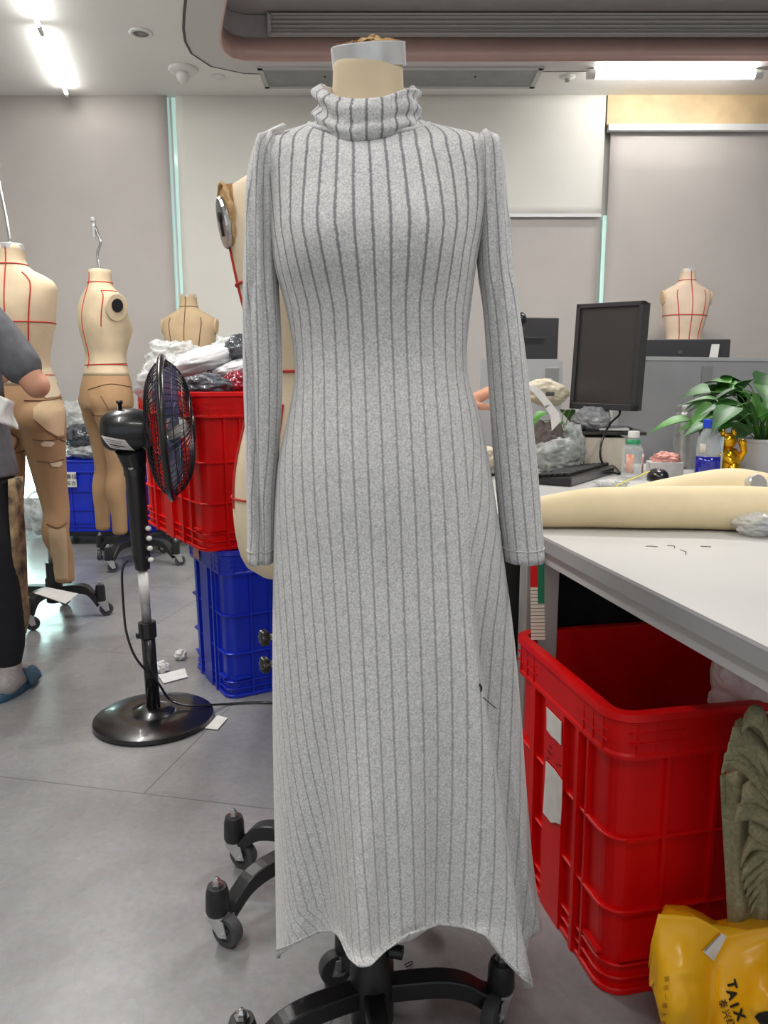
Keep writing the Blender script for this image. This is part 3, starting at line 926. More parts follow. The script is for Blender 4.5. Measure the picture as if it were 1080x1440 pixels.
def sleeve(rows, flip):
    """rows: (py, left px, right px, depth half, y)"""
    n = 72
    g, u, yy = [], [], []
    y0, y1 = rows[0][0], rows[-1][0]
    N = 64
    for k in range(N + 1):
        py = y0 + (y1 - y0) * k / N
        L, R, dp, yd = interp(rows, py)
        a, b = P(L, py, yd), P(R, py, yd)
        row = []
        q = k / N
        for j in range(n):
            th = 2 * PI * j / n
            c, s = math.cos(th), math.sin(th)
            x = (a.x + b.x) / 2 - c * (b.x - a.x) / 2
            px = (L + R) / 2 - c * (R - L) / 2
            # long soft folds running down the empty sleeve
            ph = 2.2 if flip else 0.0
            fo = 0.006 * math.sin(px * 0.34 + ph + 1.4 * math.sin(py * 0.008)) * (0.5 + 0.5 * math.sin(py * 0.006 + 1))
            if not flip:
                fo -= 0.016 * gauss(px, lint([(200, 352), (300, 368), (450, 356), (600, 362), (790, 372)], py), 4.5) * smooth01(py, 300, 520)
                fo -= 0.006 * gauss(px, 378, 4) * (1 - smooth01(py, 420, 560))
            y = yd - (s * dp + (fo * min(1, s * 2.5) if s > 0 else 0))
            z = a.z + (-0.006 * (c if not flip else -c) * 0 )
            if k == N:
                z += 0.0
            row.append(Vector((x, y, z)))
        acc = [0.0]
        for j in range(1, n): acc.append(acc[-1] + (row[j] - row[j - 1]).length)
        tot = acc[-1] + (row[0] - row[-1]).length
        cen_ = acc[n // 4]
        g.append(row); u.append([(v - cen_) / 0.0165 + 0.5 for v in acc]); yy.append(0.75)
    # cuff turned inside
    for sh, up in ((0.9, 0.0), (0.86, 0.012), (0.84, 0.05), (0.82, 0.12)):
        kk = max(0, N - int(round(up / abs(g[0][0].z - g[N][0].z) * N)))
        base = g[kk]
        c = sum(base, Vector()) / n
        g.append([Vector((c.x + (p.x - c.x) * sh, c.y + (p.y - c.y) * sh, p.z)) for p in base]); u.append(u[N]); yy.append(0.2)
    o = uvmesh('sleeve', g, u, dress, M['knit'], yy)
    row = g[N - 2]
    MB().tube([p + (p - sum(row, Vector()) / n).normalized() * 0.0004 for p in row], 0.0009, 5, closed=True).build('cuff_stitching', M['knit'], o, smooth=True)
sleeve([(192, 372, 388, .030, D), (200, 364, 392, .042, D), (215, 357, 392, .050, D), (240, 352, 392, .052, D), (280, 347, 391, .050, D), (340, 344.5, 390, .046, D), (400, 342.5, 391.5, .044, D), (470, 342, 395.5, .043, D), (540, 343, 397, .042, D), (600, 345, 394, .041, D), (700, 347.5, 389, .040, D), (760, 348.5, 388, .040, D), (789, 349.5, 386.5, .040, D)], False)
sleeve([(192, 672, 690, .030, D), (198, 668, 698, .042, D), (212, 668, 705, .050, D), (240, 668, 709.5, .052, D), (280, 668, 712.5, .050, D), (330, 670, 717.5, .046, D), (380, 672, 722, .044, D), (430, 679, 729, .043, D), (500, 684.5, 738.5, .042, D), (600, 691, 749.5, .041, D), (700, 699, 759, .040, D), (787, 708.5, 765.5, .040, D)], True)
# three clear buttons on the shoulder
for px, py, dy in ((377, 194, .012), (387, 189, .006), (396, 185, 0.0)):
    p = P(px, py, D - 0.02 + dy)
    MB().lathe([(0.0, -0.002), (0.007, -0.002), (0.0085, 0.0), (0.007, 0.003), (0.005, 0.002), (0, 0.002)], 18, T(p + Vector((-0.002, 0, 0.005))) @ RY(-28) @ RX(12)).build('button', M['pearl'], dress, smooth=True)
# loose thread knot near the fold
tp = [P(x, y, 0.985) for x, y in ((672, 958), (676, 966), (673, 975), (679, 980), (690, 990), (698, 996))]
MB().tube(smoothpath(tp, 5), 0.0007, 5).build('loose_thread', M['thread'], dress)
MB().tube(smoothpath([P(x, y, 0.983) for x, y in ((674, 962), (677, 968), (673, 977))], 5), 0.0016, 6).build('thread_knot', M['thread'], dress)

# dress form inside: body, neck, cap and rolling stand
form = thing('dress_form', 'linen dress form on a black rolling stand wearing the long grey dress', 'dress form', (P(517, 190, D).x, D, 0), 'torso dress forms')
del form['group']
mb = MB()
rings = []
for py in [160, 196, 204, 212, 220, 230] + list(range(240, 760, 20)):
    L, R, fr, bk = interp(ROWS, py)
    sx = 0.93 if py > 235 else 0.84
    a, b = P(L, py, D), P(R, py, D)
    cx = (a.x + b.x) / 2; hw = (b.x - a.x) / 2 * sx - 0.004
    rings.append([Vector((cx + hw * math.cos(2 * PI * j / 48), D - (fr if j < 24 else bk) * 0.86 * math.sin(2 * PI * j / 48), a.z - 0.012 - TILT * (1 - smooth01(py, 165, 262)) * max(0, math.sin(2 * PI * j / 48)))) for j in range(48)])
nt, nb = P(517.5, 60, D), P(517.5, 165, D)
neck = []
for q in (0, 0.25, 0.5, 0.75, 1.0):
    z = nt.z + (nb.z - nt.z) * q - 0.004
    hw = 0.0462 + 0.0035 * q
    neck.append([Vector((nt.x + (nb.x - nt.x) * q + hw * math.cos(2 * PI * j / 48), D - hw * 0.98 * math.sin(2 * PI * j / 48), z - 0.0155 * (1 - q) * math.sin(2 * PI * j / 48) - 0.006 * (1 - q))) for j in range(48)])
mb.loft(neck + rings[1:])
mb.build('torso', M['cream'], form, smooth=True)
bz = nt.z
X = T(nt.x, D, bz - 0.004) @ RX(18) @ RY(-4)
shade_auto(MB().lathe([(0.0485, -0.026), (0.0502, -0.026), (0.0502, 0.0), (0.048, 0.0015), (0.046, 0.0005), (0, -0.001)], 48, X, 1.0, 1.08).build('neck_band', M['band'], form))
MB().box((0.0482, -0.0135, -0.013), (0.003, 0.008, 0.028), X).build('band_joint', M['band'], form)
mb = MB(); mb.blob((0, 0, 0.001), (0.036, 0.034, 0.006), 4, 0.6, 3, xf=X)
mb.blob((0.008, 0.0, 0.006), (0.008, 0.02, 0.005), 9, 0.7, 3, xf=X)
mb.build('torn_top', M['torn'], form, smooth=True)
hub = P(523, 1385, D); hub.z = 0
fl = [PZ(343, 1520, 0), P(697, 1428, 1.06), P(489, 1374, 1.225), Vector((0.02, 0.86, 0))]
fl[1] = PZ(703, 1432, 0.0)
fl[2] = PZ(489, 1376, 0.0)
for q in fl: q.z = 0
stand(form, hub, fl, hubz=0.066, pole_top=0.62, leg_h=0.034, leg_w=0.034, caster_z=0.058, house=0.05, knee=0.01, angs=[2.5, 4.1, 3.5, 1.5])
MB().tube([P(575, 1356, 1.2), P(571, 1358, 1.21), P(569, 1359, 1.21)], 0.0015, 5)

# ---------------------------------------------------------------- torso form half hidden behind the dress
bx = -0.135; by = 1.50; shz = P(400, 250, by).z
t4 = thing('dress_form', 'cream form with red tapes and torn shoulder, half hidden behind the left sleeve', 'dress form', (bx, by, 0))
T4 = [(z, hw * 0.95, f * 1.0, b) for z, hw, f, b in TORSO]
tor = Torso(T4, (bx, by, shz), 24, 0.98)
mb = MB(); mb.loft(tor.rings(-0.76, 0.05)); mb.build('torso', M['cream_pale'], t4, smooth=True)
tp = MB(); tor.vline(tp, PI, -0.12, -0.62, r=0.003); tor.hline(tp, -0.20, PI * 0.72, PI * 1.3, r=0.003); tor.hline(tp, -0.60, PI * .8, PI * 1.3, r=0.0022)
tor.vline(tp, PI * 0.5, 0.0, -0.7, r=0.003); tor.hline(tp, -0.36, PI * 0.1, PI * 1.1, r=0.003); tor.vline(tp, PI * .72, -0.42, -0.6, r=.003)
tp.build('style_tape', M['red_tape'], t4)
# arm plate with slot and torn edge
def arm_plate(t, tor, th, z, m1='chrome', rx=0.026, rz=0.042, slot=True, out=0.004):
    p = tor.pt(z, th, out); q1 = tor.pt(z + 0.02, th, out); q0 = tor.pt(z - 0.02, th, out)
    up = (q1 - q0).normalized()
    s = tor.pt(z, th + 0.15, out) - tor.pt(z, th - 0.15, out); s.normalize()
    nrm = s.cross(up).normalized()
    if nrm.dot(p - tor.M @ Vector((0, 0, z))) < 0: nrm = -nrm
    X = Matrix.Translation(p) @ Matrix(((s.x, up.x, nrm.x, 0), (s.y, up.y, nrm.y, 0), (s.z, up.z, nrm.z, 0), (0, 0, 0, 1)))
    o = MB().lathe([(0, 0.004), (1.0, 0.0035), (1.06, 0), (1.06, -0.012), (0, -0.012)], 32, X @ Matrix.Diagonal((rx, rz, 1, 1))).build('arm_plate', M[m1], t)
    if slot:
        k = MB(); k.lathe([(0, 0.006), (0.009, 0.006), (0.009, 0.003), (0, 0.003)], 16, X @ T(0, rz * 0.25, 0))
        k.box((0, -rz * 0.15, 0.0045), (0.007, rz * 0.75, 0.003), X)
        k.build('slot', M['black_matt'], o)
    return X
X = arm_plate(t4, tor, PI * 1.0, -0.095, rx=0.028, rz=0.042)
mb = MB()
rg = []
for j in range(40):
    a = 2 * PI * j / 40
    k = 1 + 0.08 * noise.noise(Vector((math.cos(a) * 2, math.sin(a) * 2, 1)))
    rg.append(X @ Vector((0.034 * k * math.cos(a), 0.010 + 0.056 * k * math.sin(a), -0.010)))
mb.tube(rg, [0.0045 + 0.003 * noise.noise(p * 60) for p in rg], 8, closed=True)
mb.lathe([(0, -.006), (.8, -.006), (1, -.012), (1, -.05), (0, -.05)], 32, X @ T(0, .010, 0) @ Matrix.Diagonal((.033, .055, 1, 1)))
mb.build('torn_edge', M['torn'], t4, smooth=True)
neck_cap(t4, tor, z=0.065, h=0.022)
h4 = Vector((-0.19, 1.44, 0))
h4 = Vector((bx, by, 0))
lg = [PZ(331, 1215, 0), PZ(308, 1322, 0), Vector((bx + 0.17, by - 0.12, 0)), Vector((bx + 0.15, by + 0.14, 0))]
stand(t4, h4, lg, hubz=0.09, pole_top=shz - 0.72, leg_h=0.034, leg_w=0.034, caster_z=0.06, house=0.055, knee=0.035, angs=[-0.4, -0.5, 1, 2])
for px, py in ((371, 897), (372, 935)):
    q = P(px, py, by - 0.05); e = Vector((bx, by, q.z))
    k = MB(); dirv = (q - e).normalized()
    u_ = dirv.cross(Vector((0, 0, 1))).normalized(); v_ = u_.cross(dirv)
    rg = []
    for z_, r_ in ((-.012, .007), (-.010, .010), (-.006, .0145), (.004, .0145), (.008, .011), (.009, .004)):
        rg.append([q + dirv * z_ + (u_ * math.cos(a * PI / 18) + v_ * math.sin(a * PI / 18)) * r_ * (1 + .16 * math.cos(6 * a * PI / 18)) for a in range(36)])
    k.loft(rg)
    kk = k.build('clamp_knob', M['black'], t4, smooth=True)
    MB().tube([q, e], 0.006, 10).build('screw', M['chrome'], kk, smooth=True)
q = P(383, 1168, by - 0.02)
MB().tube([q, q + Vector((0.05, 0.02, 0))], 0.007, 8).build('foot_screw', M['iron'], t4)

# ---------------------------------------------------------------- torso form behind the crates
def torso_form(label, base, rot, scale, m, tape, hook=False, pole=True, tapes=None):
    t = thing('dress_form', label, 'dress form', (base[0], base[1], 0))
    tor = Torso(TORSO, base, rot, scale)
    mb = MB(); mb.loft(tor.rings(-0.76, 0.115)); mb.build('torso', M[m], t, smooth=True)
    tp = MB(); tapes(tor, tp); tp.build('style_tape', M[tape], t)
    neck_cap(t, tor, h=0.02)
    for th in (0, PI): arm_plate(t, tor, th, -0.08, 'cream_tan', 0.03, 0.045, False, 0.001)
    if pole:
        h = Vector((base[0], base[1], 0))
        stand(t, h, [h + Vector((0.24 * math.cos(a), 0.24 * math.sin(a), 0)) for a in (0.4, 1.97, 3.54, 5.1)], hubz=0.11, pole_top=base[2] - 0.7 * scale)
    return t, tor
def back_tapes(tor, tp):
    tor.vline(tp, PI * 1.5, 0.1, -0.72, r=0.0028)
    tor.vline(tp, PI * 1.31, -0.03, -0.7, PI * 1.34, r=0.0028)
    tor.vline(tp, PI * 1.69, -0.03, -0.7, PI * 1.66, r=0.0028)
    tor.hline(tp, 0.04, r=0.0025)
p = P(266, 441, 4.95)
torso_form('tan dress form with brown seam lines behind the bags on the red crate', (p.x, p.y, p.z), 172, 1.0, 'cream_tan', 'brown_tape', tapes=back_tapes)
p = P(966, 403, 5.2)
def bt5(tor, tp):
    back_tapes(tor, tp); tor.hline(tp, -0.2, r=0.003)
torso_form('small peach dress form with red tapes behind the grey partition at the right', (p.x, p.y, p.z), 186, 0.93, 'pink_linen', 'red_tape', tapes=bt5)

# ---------------------------------------------------------------- full forms with legs
def leggy_form(label, base, rot, z_foot, legs_xy, m_top, m_leg, tapes, hook, sc_=1.0, rods=True, plates=(0, PI), patches=None):
    t = thing('dress_form', label, 'dress form', (base[0], base[1], 0))
    tor = Torso([(r[0],) + tuple(v * sc_ for v in r[1:]) for r in TORSO] if sc_ != 1 else TORSO, base, rot)
    mb = MB(); mb.loft(tor.rings(-0.46, 0.115)); mb.build('torso', M[m_top], t, smooth=True)
    lo = MB(); lo.loft(tor.rings(-0.64, -0.44))
    X = tor.M
    zf = z_foot - base[2]
    for s, (fx, fy, kx) in zip((-1, 1), legs_xy):
        pth = [(s * 0.082, 0.012, -0.56), (s * 0.088, 0.02, -0.66), (s * 0.088, 0.008, -0.76), (s * 0.09 + kx * .3, 0.0, -0.88), (s * 0.092 + kx, 0.004, -1.0), (s * 0.094 + fx * .5, 0.022, -1.1), (s * 0.095 + fx, fy, zf + 0.12), (s * 0.096 + fx, fy, zf)]
        pth = smoothpath([X @ Vector(q) for q in pth], 5)
        rs = [q.x for q in smoothpath([(r, 0, 0) for r in (.098, .092, .08, .067, .056, .057, .045, .042)], 5)]
        lo.tube(pth, rs, 24)
        # seat mounds
        lo.blob((s * 0.08, 0.055, -0.60), (0.082, 0.075, 0.085), 1, 0.0, xf=X)
    lo.build('hips_and_legs', M[m_leg], t, remesh=0.011, smoothing=5)
    tp = MB(); tapes(tor, tp); tp.build('style_tape', M['red_tape'], t)
    top = neck_cap(t, tor, h=0.022)
    if hook: hanger_rod(t, top, *hook)
    return t, tor

b1 = P(15, 385, 3.32)
def tp1(tor, tp):
    tor.vline(tp, PI * 1.5, 0.1, -0.42, r=0.0028)
    tor.vline(tp, PI * 1.68, 0.0, -0.42, PI * 1.68, r=0.0028); tor.vline(tp, PI * 1.32, 0.0, -0.42, r=0.0028)
    tor.hline(tp, -0.2, r=0.0028); tor.hline(tp, 0.035, r=0.0028); tor.hline(tp, -0.415, r=0.0028)
zf1 = P(80, 820, 3.3).z
t1, tor1 = leggy_form('tan dress form with patched stocking legs at the left edge, seen from behind', (b1.x + 0.01, b1.y, b1.z), 180, zf1, ((-0.03, 0.0, -0.02), (0.0, 0.0, 0)), 'cream', 'tan_tight', tp1, (0.30, (-0.035, 0), 0.0))
h1 = Vector((b1.x + 0.06, 3.38, 0))
stand(t1, h1, [h1 + Vector((0.2 * math.cos(a), 0.2 * math.sin(a), 0)) for a in (0.12, 1.7, 3.2, 4.5)], hubz=0.13, pole_top=0.5, leg_h=0.04, leg_w=0.05)
# worn pale patches and dark seam bands of the stocking
def leg_patch(t, pts, y, m, name='stocking_patch', th=0.004):
    k = MB()
    n = len(pts)
    # follow a rounded leg: depth bows towards the camera in the middle
    xs = [p[0] for p in pts]; x0, x1 = min(xs), max(xs)
    c = [sum(p[0] for p in pts) / n, sum(p[1] for p in pts) / n]
    ring = [P(px, py, y) for px, py in pts]
    cc = P(c[0], c[1], y - 0.012)
    vs = [tuple(cc)] + [tuple(p) for p in ring]
    k.add(vs, [(0, i + 1, (i + 1) % n + 1) for i in range(n)])
    return k.build(name, M[m], t, smooth=True, solid=th, subd=1)

b2 = P(142, 410, 4.4)
def tp2(tor, tp):
    tor.vline(tp, PI * 1.5, 0.1, -0.42, r=0.003); tor.hline(tp, 0.045, r=0.003); tor.hline(tp, -0.4, r=0.003)
    tor.vline(tp, PI * 1.2, -0.01, -0.2, r=0.003); tor.hline(tp, -.01, PI * .9, PI * 1.2, r=.003)
zf2 = P(160, 748, 4.4).z
t2, tor2 = leggy_form('full length tan dress form turned sideways beside the fan, clamp on its neck', (b2.x, b2.y, b2.z), 132, zf2, ((-0.0, 0.01, 0), (0.0, 0.03, 0)), 'cream', 'tan_tight', tp2, (0.25, (-0.02, 0), 0.025), 1.16)
arm_plate(t2, tor2, PI * 1.0, -0.1, 'cream', 0.058, 0.07, False, 0.0)
arm_plate(t2, tor2, PI * 1.0, -0.09, 'black', 0.03, 0.034, False, 0.006)
h2 = Vector((b2.x + 0.1, 4.48, 0))
stand(t2, h2, [h2 + Vector((0.27 * math.cos(a), 0.27 * math.sin(a), 0)) for a in (-0.35, 1.2, 2.8, 4.4)], hubz=0.13, pole_top=0.42, leg_h=0.04, leg_w=0.05)

# ================================================================ CRATES
def rrect(hx, hy, r, n=6):
    pts = []
    for cx, cy, a0 in ((hx - r, hy - r, 0), (-hx + r, hy - r, 90), (-hx + r, -hy + r, 180), (hx - r, -hy + r, 270)):
        for i in range(n + 1):
            a = math.radians(a0 + 90 * i / n)
            pts.append((cx + r * math.cos(a), cy + r * math.sin(a)))
    return pts
def crate(label, X, L, W, H, m, group=None, taper=0.05, loc=None):
    """X: matrix to the centre of the base; L along x, W along y at the rim"""
    o = X @ Vector((0, 0, 0))
    t = thing('storage_crate', label, 'crate', o, group)
    hx, hy, r = L / 2, W / 2, 0.035
    def half(z):
        k = taper * (1 - z / H)
        return hx * (1 - k) - 0.016, hy * (1 - k * hx / hy) - 0.016
    def ring(z, off, rad=r):
        a, b = half(z)
        return [Vector((x, y, z)) for x, y in rrect(a + off, b + off, max(0.012, rad + off))]
    mb = MB(X)
    zs = [0, 0.006, H * 0.5, H - 0.085, H - 0.004]
    outer = [ring(z, -0.008 if i == 0 else 0) for i, z in enumerate(zs)]
    innr = [ring(z, -0.006) for z in (H - 0.004, H * 0.5, 0.012)]
    mb.loft(outer + innr, True, True)
    # horizontal ribs between the corner posts
    def band(z0, z1, off, round_=0.003):
        rg = [ring(z0, 0.0), ring(z0, off - round_), ring(z0 + 0.002, off), ring(z1 - 0.002, off), ring(z1, off - round_), ring(z1, 0.0)]
        mb.loft(rg, False, False)
    for z in (H * 0.30, H * 0.56): band(z, z + 0.006, 0.010)
    band(0, 0.012, 0.010); band(0.03, 0.034, 0.009); band(0.055, 0.059, 0.009)
    # corner posts with close little ribs
    for sx in (-1, 1):
        for sy in (-1, 1):
            for q in (0.0, 0.17, 0.43, 0.68):
                z = H * q + 0.07
                if z > H - 0.1: continue
                a, b = half(z)
                for ax, L2 in ((0, 0.055), (1, 0.055)):
                    if ax == 0: c = (sx * (a - 0.02 - L2 / 2), sy * (b + 0.004), z); s = (L2, 0.011, 0.005)
                    else: c = (sx * (a + 0.004), sy * (b - 0.02 - L2 / 2), z); s = (0.011, L2, 0.005)
                    mb.box(c, s)
    # upright ribs, following the taper
    def upright(side, pos, w, d, z0=0.0, z1=None):
        z1 = H - 0.08 if z1 is None else z1
        a0, b0 = half(z0); a1, b1 = half(z1)
        rings = []
        for (a, b, z) in ((a0, b0, z0), (a1, b1, z1)):
            if side in ('y-', 'y+'):
                sg = -1 if side == 'y-' else 1
                x = pos * a
                rings.append([Vector((x - w / 2, sg * (b - 0.002), z)), Vector((x + w / 2, sg * (b - 0.002), z)), Vector((x + w / 2, sg * (b + d), z)), Vector((x - w / 2, sg * (b + d), z))])
            else:
                sg = -1 if side == 'x-' else 1
                y = pos * b
                rings.append([Vector((sg * (a - 0.002), y - w / 2, z)), Vector((sg * (a - 0.002), y + w / 2, z)), Vector((sg * (a + d), y + w / 2, z)), Vector((sg * (a + d), y - w / 2, z))])
        mb.loft(rings)
    for sd in ('y-', 'y+'):
        e = 0.06 / hx + 0.12
        for p in (-1 + e, -0.35, 0.35, 1 - e): upright(sd, p, 0.007, 0.009)
    for sd in ('x-', 'x+'):
        e = 0.06 / hy + 0.14
        for p in (-1 + e, 1 - e): upright(sd, p, 0.007, 0.009)
        upright(sd, 0.5, 0.02, 0.014); upright(sd, -0.45, 0.012, 0.014); upright(sd, 0.02, 0.085, 0.013)
    body = mb.build('body', M[m], t)
    rm = MB(X)
    rm.loft([ring(H - 0.008, -0.006), ring(H, -0.005), ring(H + 0.002, 0.004), ring(H, 0.016), ring(H - 0.012, 0.018), ring(H - 0.016, 0.012),
             ring(H - 0.07, 0.010), ring(H - 0.074, 0.013), ring(H - 0.08, 0.013), ring(H - 0.082, 0.0)], False, False)
    for z in (H - 0.034, H - 0.052):   # small lattice at the corners of the rim
        for sx in (-1, 1):
            for sy in (-1, 1):
                a, b = half(z)
                rm.box((sx * (a - 0.065), sy * (b + 0.011), z), (0.10, 0.003, 0.003)); rm.box((sx * (a + 0.011), sy * (b - 0.065), z), (0.003, 0.10, 0.003))
    for sx in (-1, 1):
        for sy in (-1, 1):
            a, b = half(H - 0.045)
            for q in (0.03, 0.065, 0.1):
                rm.box((sx * (a - q), sy * (b + 0.011), H - 0.045), (0.003, 0.003, 0.055)); rm.box((sx * (a + 0.011), sy * (b - q), H - 0.045), (0.003, 0.003, 0.055))
    shade_auto(rm.build('rim', M[m], t), 35)
    t['_half'] = 0
    del t['_half']
    return t, half
def sticker(t, X, half, side, pos, z, w, h, m, name='label', ragged=0.0, seed=0, depth=0.0):
    """paper stuck on a crate wall"""
    a, b = half(z)
    mb = MB(X)
    pts = []
    rnd = random.Random(seed)
    for u, v in ((-.5, -.5), (-.2, -.5), (.1, -.5), (.5, -.5), (.5, 0), (.5, .5), (0, .5), (-.5, .5), (-.5, 0)):
        u2 = u + rnd.uniform(-ragged, ragged); v2 = v + rnd.uniform(-ragged, ragged) * (1.5 if v < 0 else 0.4)
        zz = z + v2 * h
        a2, b2 = half(zz)
        if side == 'x-': pts.append((-a2 - 0.003 - depth, pos * b + u2 * w, zz))
        else: pts.append((pos * a + u2 * w, -b2 - 0.003 - depth, zz))
    mb.poly(pts)
    return mb.build(name, M[m], t, solid=0.0012)

def frame_mat(origin, ex, z=0.0):
    e = Vector((ex[0], ex[1], 0)).normalized(); f = Vector((-e.y, e.x, 0))
    return Matrix(((e.x, f.x, 0, origin[0]), (e.y, f.y, 0, origin[1]), (0, 0, 1, z), (0, 0, 0, 1)))

# red crate at the right, under the table
EX = Vector((0.978, 0.205, 0)).normalized(); EY = Vector((-EX.y, EX.x, 0))
near = Vector((0.370, 1.160, 0))
cw, cl, chh = 0.60, 0.455, 0.522
cc = near + EX * cw / 2 + EY * cl / 2
XC = frame_mat((cc.x, cc.y), EX)
red_r, half_r = crate('open red crate standing partly under the white table at the right', XC, cw, cl, chh, 'red', taper=0.012)
sticker(red_r, XC, half_r, 'x-', -0.0, 0.405, 0.066, 0.046, 'paper', 'paper_label', 0.03, 3, 0.0125)
sticker(red_r, XC, half_r, 'x-', -0.02, 0.265, 0.07, 0.105, 'paper', 'torn_label', 0.09, 8, 0.0125)
st = MB(XC)
rnd = random.Random(5)
for i in range(7):
    zz = 0.335 + rnd.uniform(-.022, .022); a_, b_ = half_r(zz); y = rnd.uniform(-.03, .03)
    st.box((-a_ - 0.0140, y, zz), (0.001, rnd.uniform(.004, .012), 0.0016), None)
st.build('pen_marks', M['ink'], red_r)

# red on blue stack at the left
EXl = Vector((0.866, 0.5, 0)).normalized(); EYl = Vector((-EXl.y, EXl.x, 0))
bn = Vector((-0.528, 2.425, 0))
bw, bl, bh = 0.50, 0.42, 0.51
bc = bn + EXl * bw / 2 + EYl * bl / 2
XB = frame_mat((bc.x, bc.y), EXl)
blue_l, half_b = crate('blue crate on the floor under the red one, behind the fan', XB, bw, bl, bh, 'blue', taper=0.03)
EXr = Vector((0.84, 0.54, 0)).normalized(); EYr = Vector((-EXr.y, EXr.x, 0))
rn = Vector((-0.585, 2.40, 0))
rw, rl, rh = 0.44, 0.70, 0.512
rc = rn + EXr * rw / 2 + EYr * rl / 2
XR = frame_mat((rc.x, rc.y), EXr, bh + 0.002)
red_l, half_l = crate('red crate full of plastic bags, on top of the blue crate behind the fan', XR, rw, rl, rh, 'red', taper=0.045)
a_, b_ = half_l(0.36)
sticker(red_l, XR, half_l, 'y-', 0.30, 0.36, 0.13, 0.10, 'paper', 'paper_label', 0.03, 2, 0.0105)
k = MB(XB); a_, b_ = half_b(0.47)
k.poly([(-a_ - 0.016, -b_ + 0.30, 0.44), (-a_ - 0.016, -b_ + 0.23, 0.44), (-a_ - 0.016, -b_ + 0.23, 0.505), (-a_ - 0.016, -b_ + 0.30, 0.505)])
k.build('tape_patch', mat('pink_tape', (206, 150, 140), 0.6), blue_l, solid=0.001)

# blue crate by the wall, on a dolly
p0 = P(78, 760, 4.98); p1 = P(236, 760, 4.98)
dl = thing('dolly', 'low black dolly under the blue crate by the wall', 'dolly', ((p0.x + p1.x) / 2, 5.17, 0))
MB().box(((p0.x + p1.x) / 2, 5.17, 0.072), (p1.x - p0.x + 0.12, 0.40, 0.024)).build('deck', M['black_matt'], dl, bevel=0.004)
for sx in (-1, 1):
    for sy in (-1, 1):
        q = Vector(((p0.x + p1.x) / 2 + sx * (p1.x - p0.x) / 2, 5.17 + sy * 0.15, 0))
        MB().tube([q + Vector((-.012, 0, 0.027)), q + Vector((.012, 0, 0.027))], 0.027, 16).build('wheel', M['rubber'], dl)
        MB().box((q.x, q.y, 0.05), (0.035, 0.03, 0.02)).build('fork', M['steel'], dl)
XW = frame_mat(((p0.x + p1.x) / 2, 5.17), (1, 0), 0.0845)
cbw, cbl, cbh = p1.x - p0.x, 0.37, 0.475
blue_w, half_w = crate('blue crate with a paper label, heaped with grey plastic bags by the back wall', XW, cbw, cbl, cbh, 'blue', taper=0.02)
lx = P(100, 672, 4.98)
k = MB()
for a, b in (((91, 664), (108, 685)),):
    q0, q1 = P(a[0], a[1], 4.975), P(b[0], b[1], 4.975)
    k.box(((q0.x + q1.x) / 2, 4.976, (q0.z + q1.z) / 2), (q1.x - q0.x, 0.003, q0.z - q1.z))
lab = k.build('paper_label', M['paper'], blue_w)
def put_text(s, size, X, m, parent, name='lettering', squash=1.0):
    vs, fs = text_mesh(s, size)
    k = MB(); k.add([(v.x * squash, v.y, v.z) for v in vs], fs, X)
    return k.build(name, M[m], parent)
q0 = P(93, 673, 4.975)
put_text('春组', 0.036, Matrix.Translation((q0.x, 4.972, q0.z)) @ RX(90), 'ink', lab)
put_text('车衣', 0.032, Matrix.Translation((q0.x, 4.972, q0.z - 0.042)) @ RX(90), 'ink', lab)

# ================================================================ BAGS IN THE CRATES
def bag(label, c, s, m, seed, amp=0.22, freq=2.2, group=None, name='plastic_bag', cat='bag', rot=0, tilt=0, sharp=True, extra=None):
    X = Matrix.Translation(Vector(c)) @ RZ(rot) @ RY(tilt)
    k = MB(X)
    k.blob((0, 0, 0), s, seed, amp, freq, 72, 48, None, sharp)
    o = k.build(name, M[m], None, smooth=True)
    # origin at the base of the bag
    zc = min(v.co.z for v in o.data.vertices)
    org = Vector((c[0], c[1], zc))
    for v in o.data.vertices: v.co -= org
    o.location = org
    return tag(o, label, cat, group)
zr = bh + rh
bag('white poly mailer lying on top of the heap in the red crate', P(295, 505, 2.86), (0.17, 0.13, 0.048), 'poly_white', 3, 0.16, 1.8, tilt=-16, rot=25)
bag('clear crumpled bag behind the white mailer, leftmost of the heap', P(252, 508, 3.0), (0.12, 0.12, 0.075), 'poly_clear', 7, 0.3, 2.6, tilt=8)
bag('clear bag of white goods at the front left of the red crate', P(232, 533, 2.85), (0.10, 0.14, 0.075), 'poly_clear', 11, 0.28, 2.2, tilt=-30)
bag('clear bag of dark printed cloth at the near edge of the red crate', P(290, 545, 2.60), (0.085, 0.11, 0.045), 'poly_dark', 14, 0.22, 2.5, rot=20)
bag('small bag of crimson cloth at the right of the red crate', P(330, 540, 2.66), (0.042, 0.06, 0.042), 'poly_red', 17, 0.25, 2.5)
bag('white bag with a pale fold above the crimson one', P(340, 520, 2.78), (0.10, 0.09, 0.035), 'poly_white', 19, 0.18, 2.0, tilt=-10)
bag('clear wrinkled bag under the black pouch, beside the left sleeve', P(322, 497, 2.9), (0.07, 0.10, 0.06), 'poly_clear', 23, 0.28, 2.4)
bag('black glossy pouch on top of the heap, beside the left sleeve', P(338, 490, 2.82), (0.06, 0.07, 0.05), 'poly_dark', 29, 0.2, 2.0, tilt=-25)
bag('grey filler bag deep in the red crate', Vector((rc.x, rc.y, zr - 0.11)), (0.13, 0.2, 0.07), 'poly_grey', 31, 0.15, 2.0, rot=33)
